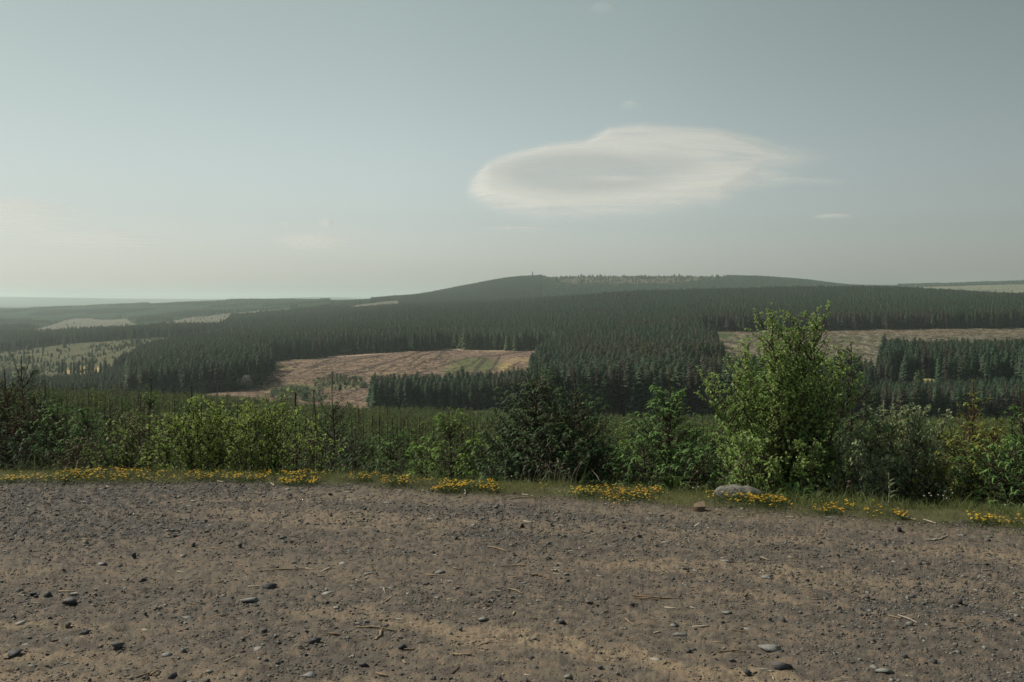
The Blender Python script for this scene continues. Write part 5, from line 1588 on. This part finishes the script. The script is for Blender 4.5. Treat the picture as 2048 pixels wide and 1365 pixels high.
# sawn wood block
def wood_block():
    x, y, z = lot_at(1398, 1024)
    w = 26 * y / F; h = 19 * y / F; d = .07
    V = np.array([[-w * .52, -d * .5, 0], [w * .42, -d * .42, 0], [w * .52, d * .5, 0], [-w * .42, d * .4, 0],
                  [-w * .50, -d * .45, h * .48], [w * .40, -d * .38, h * .55], [w * .46, d * .45, h * 1.0], [-w * .30, d * .35, h * .72], [.0, 0, h * .70], [w * .1, -d * .1, h * .60]])
    Fq = np.array([[0, 1, 5, 4], [1, 2, 6, 5], [2, 3, 7, 6], [3, 0, 4, 7]])
    b = Bag(); b.add(V[:8], Fq, (.13, .09, .06))
    b.add(V, np.array([[4, 5, 9], [4, 9, 8], [5, 6, 9], [9, 6, 8], [8, 6, 7], [4, 8, 7]]), (.20, .15, .10))  # light from above put into the colour: top paler than sides
    o = link("wood_block", b.mesh("wood_block", M_wood), None, (x, y, z)); tag(o, "brown split wood block on the gravel edge below the boulder", "wood block")
wood_block()

# sticks and bark
def stick(pts_px, wpx, lab, col, name="stick", lift=.006, forked=False):
    P = []
    for k, (u, v) in enumerate(pts_px):
        x, y, z = lot_at(u, v); P.append(np.array([x, y, z + lift + .004 * (k % 2)]))
    o0 = P[0].copy(); P = [p - o0 for p in P]
    y = pts_px[0][1]; r_ = wpx * (CAMZ * F / (y - VH)) / F * .5
    # resample with small kinks
    r = np.random.default_rng(int(sum(p[0] for p in pts_px)))
    Q = []
    for a, b in zip(P[:-1], P[1:]):
        m = 5
        for i in range(m): Q.append(a + (b - a) * i / m + r.normal(0, r_ * .35, 3) * [1, 1, .3])
    Q.append(P[-1]); n = len(Q) - 1
    rad = [r_ * (1 - .6 * abs(i / n - .4)) * r.uniform(.75, 1.15) for i in range(n + 1)]
    V, FF = tubes(Q[:-1], Q[1:], rad[:-1], rad[1:], 5)
    b = Bag(); b.add(V, FF, col)
    if forked:
        V, FF = tubes([Q[n // 2]], [Q[n // 2] + (Q[-1] - Q[0]) * .35 + np.array([.03, .04, .01])], r_ * .6, r_ * .3, 5); b.add(V, FF, col)
    o = link(name, b.mesh(name, M_wood), None, tuple(o0)); tag(o, lab, "stick")
TAN = (.27, .205, .135); PAL = (.38, .33, .26); BRW = (.17, .12, .08)
for a in [
    ([(1265, 1197), (1310, 1202), (1360, 1203)], 5.5, "long brown bark strip lying flat right of centre", BRW),
    ([(1268, 1201), (1320, 1206)], 3, "thin sliver lying under the long brown bark strip", TAN),
    ([(520, 1146), (560, 1145), (610, 1142)], 3.4, "thin straight stick at left centre with a pale chip on it", TAN),
    ([(975, 1100), (992, 1104), (1012, 1110)], 3.6, "slightly bent tan stick in the middle", TAN),
    ([(1000, 1138), (1030, 1137), (1053, 1135)], 3.2, "straight tan stick just below the bent one", TAN),
    ([(1062, 1158), (1076, 1157), (1090, 1161)], 5, "short thick bark piece below the straight tan stick", BRW),
    ([(1104, 1146), (1115, 1148), (1126, 1150)], 4.5, "short pale split chip right of the bark piece", PAL),
    ([(1016, 1184), (1030, 1188), (1045, 1193)], 3.8, "tan stick slanting down right at bottom centre", TAN),
    ([(979, 1188), (1002, 1190)], 3, "short pale stick left of the slanting one", PAL),
    ([(712, 1260), (750, 1262), (792, 1266)], 4.5, "splintered grey-tan branch near the bottom, left of centre", TAN),
    ([(762, 1266), (760, 1276), (752, 1286)], 6, "short broken wood piece hanging below the splintered branch", TAN),
    ([(655, 1272), (680, 1275)], 5, "dark brown bark piece left of the splintered branch", BRW),
    ([(1550, 1276), (1575, 1282), (1600, 1290)], 0, None, None),
    ([(1776, 1236), (1800, 1243)], 3.5, "left one of the crossed straw-coloured sticks at lower right", TAN),
    ([(1797, 1236), (1815, 1243), (1834, 1251)], 3.5, "right one of the crossed straw-coloured sticks at lower right", PAL),
    ([(1798, 1034), (1815, 1039), (1832, 1043)], 4, "bleached stick on the verge edge at right", PAL),
    ([(1846, 1042), (1872, 1051)], 3, "thinner bleached stick right of the first one", PAL),
    ([(1850, 1086), (1868, 1086), (1880, 1083), (1896, 1077)], 4.5, "curved pale branch on the gravel at right", PAL),
    ([(1018, 1001), (1040, 999), (1072, 997)], 3, "straight grey stick at the verge edge, centre", TAN),
    ([(1044, 992), (1058, 995)], 3, "short pale stick above the straight grey one", PAL),
    ([(925, 982), (931, 986), (930, 992)], 3.2, "small white curved twig beside the low orange mat", (.5, .47, .4)),
    ([(433, 965), (446, 969)], 3, "short pale stick at the verge edge below the bright bush", PAL),
    ([(541, 968), (548, 976)], 3.4, "small white splinter right of the short pale stick", PAL),
    ([(412, 1099), (440, 1103)], 3, "tan sliver beside the dark pyramid stone", TAN),
    ([(300, 1354), (318, 1345)], 5, "tan wood chip at the bottom edge, left", TAN),
    ([(752, 1346), (775, 1354)], 5, "tangle-like tan wood chip at the bottom, left of centre", TAN),
    ([(1250, 1240), (1258, 1250), (1268, 1256)], 3, "thin dry stem bent at bottom centre-right", TAN),
    ([(1462, 1264), (1496, 1270)], 3.2, "thin brown sliver at lower right of centre", BRW),
    ([(1438, 1308), (1470, 1306), (1492, 1309)], 4, "dark reddish bark strip near the bottom, right of centre", BRW),
    ([(1914, 1246), (1930, 1250)], 3.4, "short tan chip at lower right", TAN),
    ([(1580, 996), (1590, 999)], 0, None, None),
    ([(1573, 1038), (1588, 1039)], 3.2, "pale curved wood chip on gravel below the dock", PAL),
    ([(1475, 1040), (1490, 1040)], 3, "pale flat chip on gravel below the boulder", PAL)]:
    if a[2]: stick(*a)
# small wood chips and needles of straw
bag = Bag(); r7 = np.random.default_rng(71)
n = 2600; t = r7.uniform(-.6, .6, n); y = np.sqrt(r7.uniform(3.7 ** 2, 8.8 ** 2, n)); ok = y < edge_t(t) - .02; t, y = t[ok], y[ok]; x = t * y; n = len(x)
k = r7.uniform(size=n) < .25 + .9 * sstep(.45, .65, fbm(x * .8, y * .9, 411, 3)) * sstep(-.4, -.1, t); x, y = x[k], y[k]; n = len(x)
a = r7.normal(.1, .9, n); L = np.exp(r7.normal(math.log(.026), .5, n)); L = np.minimum(L, .09)
z = lot_z(x, y) + .010
D = np.stack([np.cos(a), np.sin(a), r7.normal(0, .08, n)], 1)
bx_ = (np.array([[-.5, -.5, -.5], [.5, -.35, -.5], [.5, .35, -.4], [-.5, .5, -.5], [-.45, -.4, .5], [.45, -.3, .4], [.45, .3, .5], [-.45, .4, .5]]),
       np.array([[0, 3, 2, 1], [4, 5, 6, 7], [0, 1, 5, 4], [1, 2, 6, 5], [2, 3, 7, 6], [3, 0, 4, 7]]))
V, FF = scatter(bx_[0], bx_[1], np.stack([x, y, z], 1), basis(D), np.stack([L, L * r7.uniform(.06, .22, n), L * .06 + .001], 1))
cc = np.array([TAN, PAL, BRW, (.33, .26, .17)])[r7.integers(0, 4, n)] * r7.uniform(.7, 1.2, (n, 1))
bag.add(V, FF, np.repeat(cc, 8, 0))
tag(link("wood_chips", bag.mesh("wood_chips", M_wood)), "small tan wood chips and straw scattered over the gravel", None, None, "stuff")
# ------------------------------------------------------------------ clouds: thin vapour sheets at 1100 m, kilometres beyond the hills
def cloud_material():
    m, nt, out = nmat("cloud_vapour")
    at = nt.nodes.new("ShaderNodeAttribute"); at.attribute_name = "col"      # red: cover, green: painted shade of the core
    sp = nt.nodes.new("ShaderNodeSeparateColor"); nt.links.new(at.outputs["Color"], sp.inputs[0])
    geo = nt.nodes.new("ShaderNodeNewGeometry")
    mp = nt.nodes.new("ShaderNodeMapping"); mp.inputs["Scale"].default_value = (.0009, .0013, .003)
    nt.links.new(geo.outputs["Position"], mp.inputs["Vector"])
    n1 = nt.nodes.new("ShaderNodeTexNoise"); n1.inputs["Scale"].default_value = 1.0; n1.inputs["Detail"].default_value = 7; n1.inputs["Roughness"].default_value = .6
    n1.inputs["Distortion"].default_value = .6
    nt.links.new(mp.outputs[0], n1.inputs["Vector"])
    ad = nt.nodes.new("ShaderNodeMath"); ad.operation = 'MULTIPLY_ADD'; ad.inputs[1].default_value = 1.5; ad.inputs[2].default_value = -.75
    nt.links.new(n1.outputs[0], ad.inputs[0])
    rim = nt.nodes.new("ShaderNodeMath"); rim.operation = 'ADD'
    nt.links.new(sp.outputs[0], rim.inputs[0]); nt.links.new(ad.outputs[0], rim.inputs[1])
    mr = nt.nodes.new("ShaderNodeMapRange"); mr.interpolation_type = 'SMOOTHSTEP'; mr.inputs["From Min"].default_value = .02; mr.inputs["From Max"].default_value = 1.25
    nt.links.new(rim.outputs[0], mr.inputs["Value"])
    gate = nt.nodes.new("ShaderNodeMapRange"); gate.interpolation_type = 'SMOOTHSTEP'; gate.inputs["From Max"].default_value = .65
    nt.links.new(sp.outputs[0], gate.inputs["Value"])
    al = nt.nodes.new("ShaderNodeMath"); al.operation = 'MULTIPLY'
    nt.links.new(mr.outputs[0], al.inputs[0]); nt.links.new(gate.outputs[0], al.inputs[1])
    al2 = nt.nodes.new("ShaderNodeMath"); al2.operation = 'MULTIPLY'; nt.links.new(al.outputs[0], al2.inputs[0]); nt.links.new(sp.outputs[2], al2.inputs[1])
    # self-shaded core painted as greyer colour: thick vapour lets less sun through
    cr = nt.nodes.new("ShaderNodeMix"); cr.data_type = 'RGBA'; cr.inputs[6].default_value = (.77, .755, .74, 1); cr.inputs[7].default_value = (.52, .53, .54, 1)
    nt.links.new(sp.outputs[1], cr.inputs[0])
    tr = nt.nodes.new("ShaderNodeBsdfTranslucent"); nt.links.new(cr.outputs[2], tr.inputs[0])
    df = nt.nodes.new("ShaderNodeBsdfDiffuse"); nt.links.new(cr.outputs[2], df.inputs[0])
    mx = nt.nodes.new("ShaderNodeMixShader"); mx.inputs[0].default_value = .25
    nt.links.new(tr.outputs[0], mx.inputs[1]); nt.links.new(df.outputs[0], mx.inputs[2])
    tp = nt.nodes.new("ShaderNodeBsdfTransparent"); m2 = nt.nodes.new("ShaderNodeMixShader")
    nt.links.new(al2.outputs[0], m2.inputs[0]); nt.links.new(tp.outputs[0], m2.inputs[1]); nt.links.new(mx.outputs[0], m2.inputs[2])
    nt.links.new(m2.outputs[0], out.inputs[0])
    return m
M_cloud = cloud_material()
def cloud_sheet(u0, u1, v0, v1, fn, lab, alt=1110.0, strength=1.0, nu=160, nv=70):
    UU_, VV_ = np.meshgrid(np.linspace(u0, u1, nu), np.linspace(v0, v1, nv))
    y = alt * F / (VH - VV_); x = (UU_ - 1024) / F * y
    cov, thick = fn(UU_, VV_)
    z = alt + 90 * cov + 25 * fbm(x / 900, y / 900, 901, 3)
    c = np.stack([cov, thick, np.full(cov.shape, strength)], -1)
    i = np.arange(nu * nv).reshape(nv, nu)
    Q = np.stack([i[:-1, :-1], i[:-1, 1:], i[1:, 1:], i[1:, :-1]], -1).reshape(-1, 4)
    me = new_mesh("cloud", np.stack([x, y, z], -1).reshape(-1, 3), [Q], (M_cloud,), None, c.reshape(-1, 3), True)
    tag(link("cloud", me), lab, None, None, "structure")
def lens(U, V):
    tu = [915, 940, 976, 1024, 1096, 1176, 1220, 1288, 1360, 1440, 1520, 1580, 1640, 1690]
    tv = [397, 360, 336, 320, 302, 294, 274, 268, 272, 276, 288, 300, 308, 312]
    bv = [399, 412, 418, 430, 444, 438, 434, 430, 424, 414, 380, 370, 350, 330]
    t = np.interp(U, tu, tv); b = np.interp(U, tu, bv)
    d = np.minimum(V - t + 7, b - V + 7) / 40.0
    endr = sstep(1720, 1400, U); d2 = np.clip(d, -1, 1) * .75 + .30
    cov = np.clip(d2 * (.45 + .75 * endr), 0, 1) * sstep(900, 985, U)
    cov *= 1 - .35 * sstep(1420, 1560, U) * np.exp(-((V - 340) / 24) ** 2)
    e = np.hypot((U - 1165) / 205, (V - 366) / 44); e2 = np.hypot((U - 1290) / 150, (V - 352) / 26)
    thick = np.clip(np.maximum(sstep(1.15, .55, e), .75 * sstep(1.2, .4, e2)), 0, 1)  # mask of the painted grey core; the sheet itself stays thin
    thick *= 1 - .6 * np.exp(-((V - 377) / 5) ** 2) * np.exp(-((U - 1240) / 60) ** 2)
    return cov, thick
cloud_sheet(860, 1740, 245, 470, lens, "large pale lens-shaped cloud above the hill", nu=260, nv=110, strength=.64)
def streak(cu, cv, ru, rv, amt):
    def fn(U, V):
        r = np.hypot((U - cu) / ru, (V - cv) / rv); return sstep(1.0, .1, r) * amt, 0 * U
    return (cu - ru * 1.1, cu + ru * 1.1, cv - rv * 1.2, cv + rv * 1.2, fn)
for a, st, lab in [(streak(1600, 372, 200, 12, .7), .28, "lower wisp trailing right from the lens cloud"),
                   (streak(1040, 464, 150, 9, .7), .5, "thin cloud streak below the lens cloud"),
                   (streak(1672, 440, 80, 7, .8), .35, "thin cloud streak at right"),
                   (streak(1265, 228, 46, 10, .7), .2, "tiny cloud wisp above the lens cloud"),
                   (streak(1210, 38, 60, 22, .6), .25, "faint wisp high in the sky"),
                   (streak(625, 487, 130, 30, .9), .4, "small pale cloud low in the left sky"),
                   (streak(655, 452, 26, 11, .9), .3, "tiny cloud above the small low one"),
                   (streak(575, 455, 24, 9, .8), .25, "second tiny cloud left of the tiny one"),
                   (streak(40, 440, 190, 62, .8), .42, "faint cloud at the left edge of the sky"),
                   (streak(180, 485, 240, 42, .7), .30, "faint cloud veil low in the left sky")]:
    cloud_sheet(*a, lab, strength=st, nu=60, nv=30)
# ------------------------------------------------------------------ haze: one even body of air
m, nt, out = nmat("haze_air")
pv_ = nt.nodes.new("ShaderNodeVolumePrincipled")
pv_.inputs["Color"].default_value = (0.80, 0.95, 0.95, 1)
pv_.inputs["Density"].default_value = HAZE
pv_.inputs["Anisotropy"].default_value = 0.35
nt.links.new(pv_.outputs[0], out.inputs["Volume"])
x0, x1, y0, y1, z0, z1 = -66000, 66000, -70, 25200, -104, 150
V = np.array([[x, y, z] for z in (z0, z1) for y in (y0, y1) for x in (x0, x1)], float)
Fq = np.array([[0, 2, 3, 1], [4, 5, 7, 6], [0, 1, 5, 4], [2, 6, 7, 3], [0, 4, 6, 2], [1, 3, 7, 5]])
me = new_mesh("haze", V, [Fq], (m,))
tag(link("haze", me), "pale blue-green summer haze over the valley", None, None, "stuff")
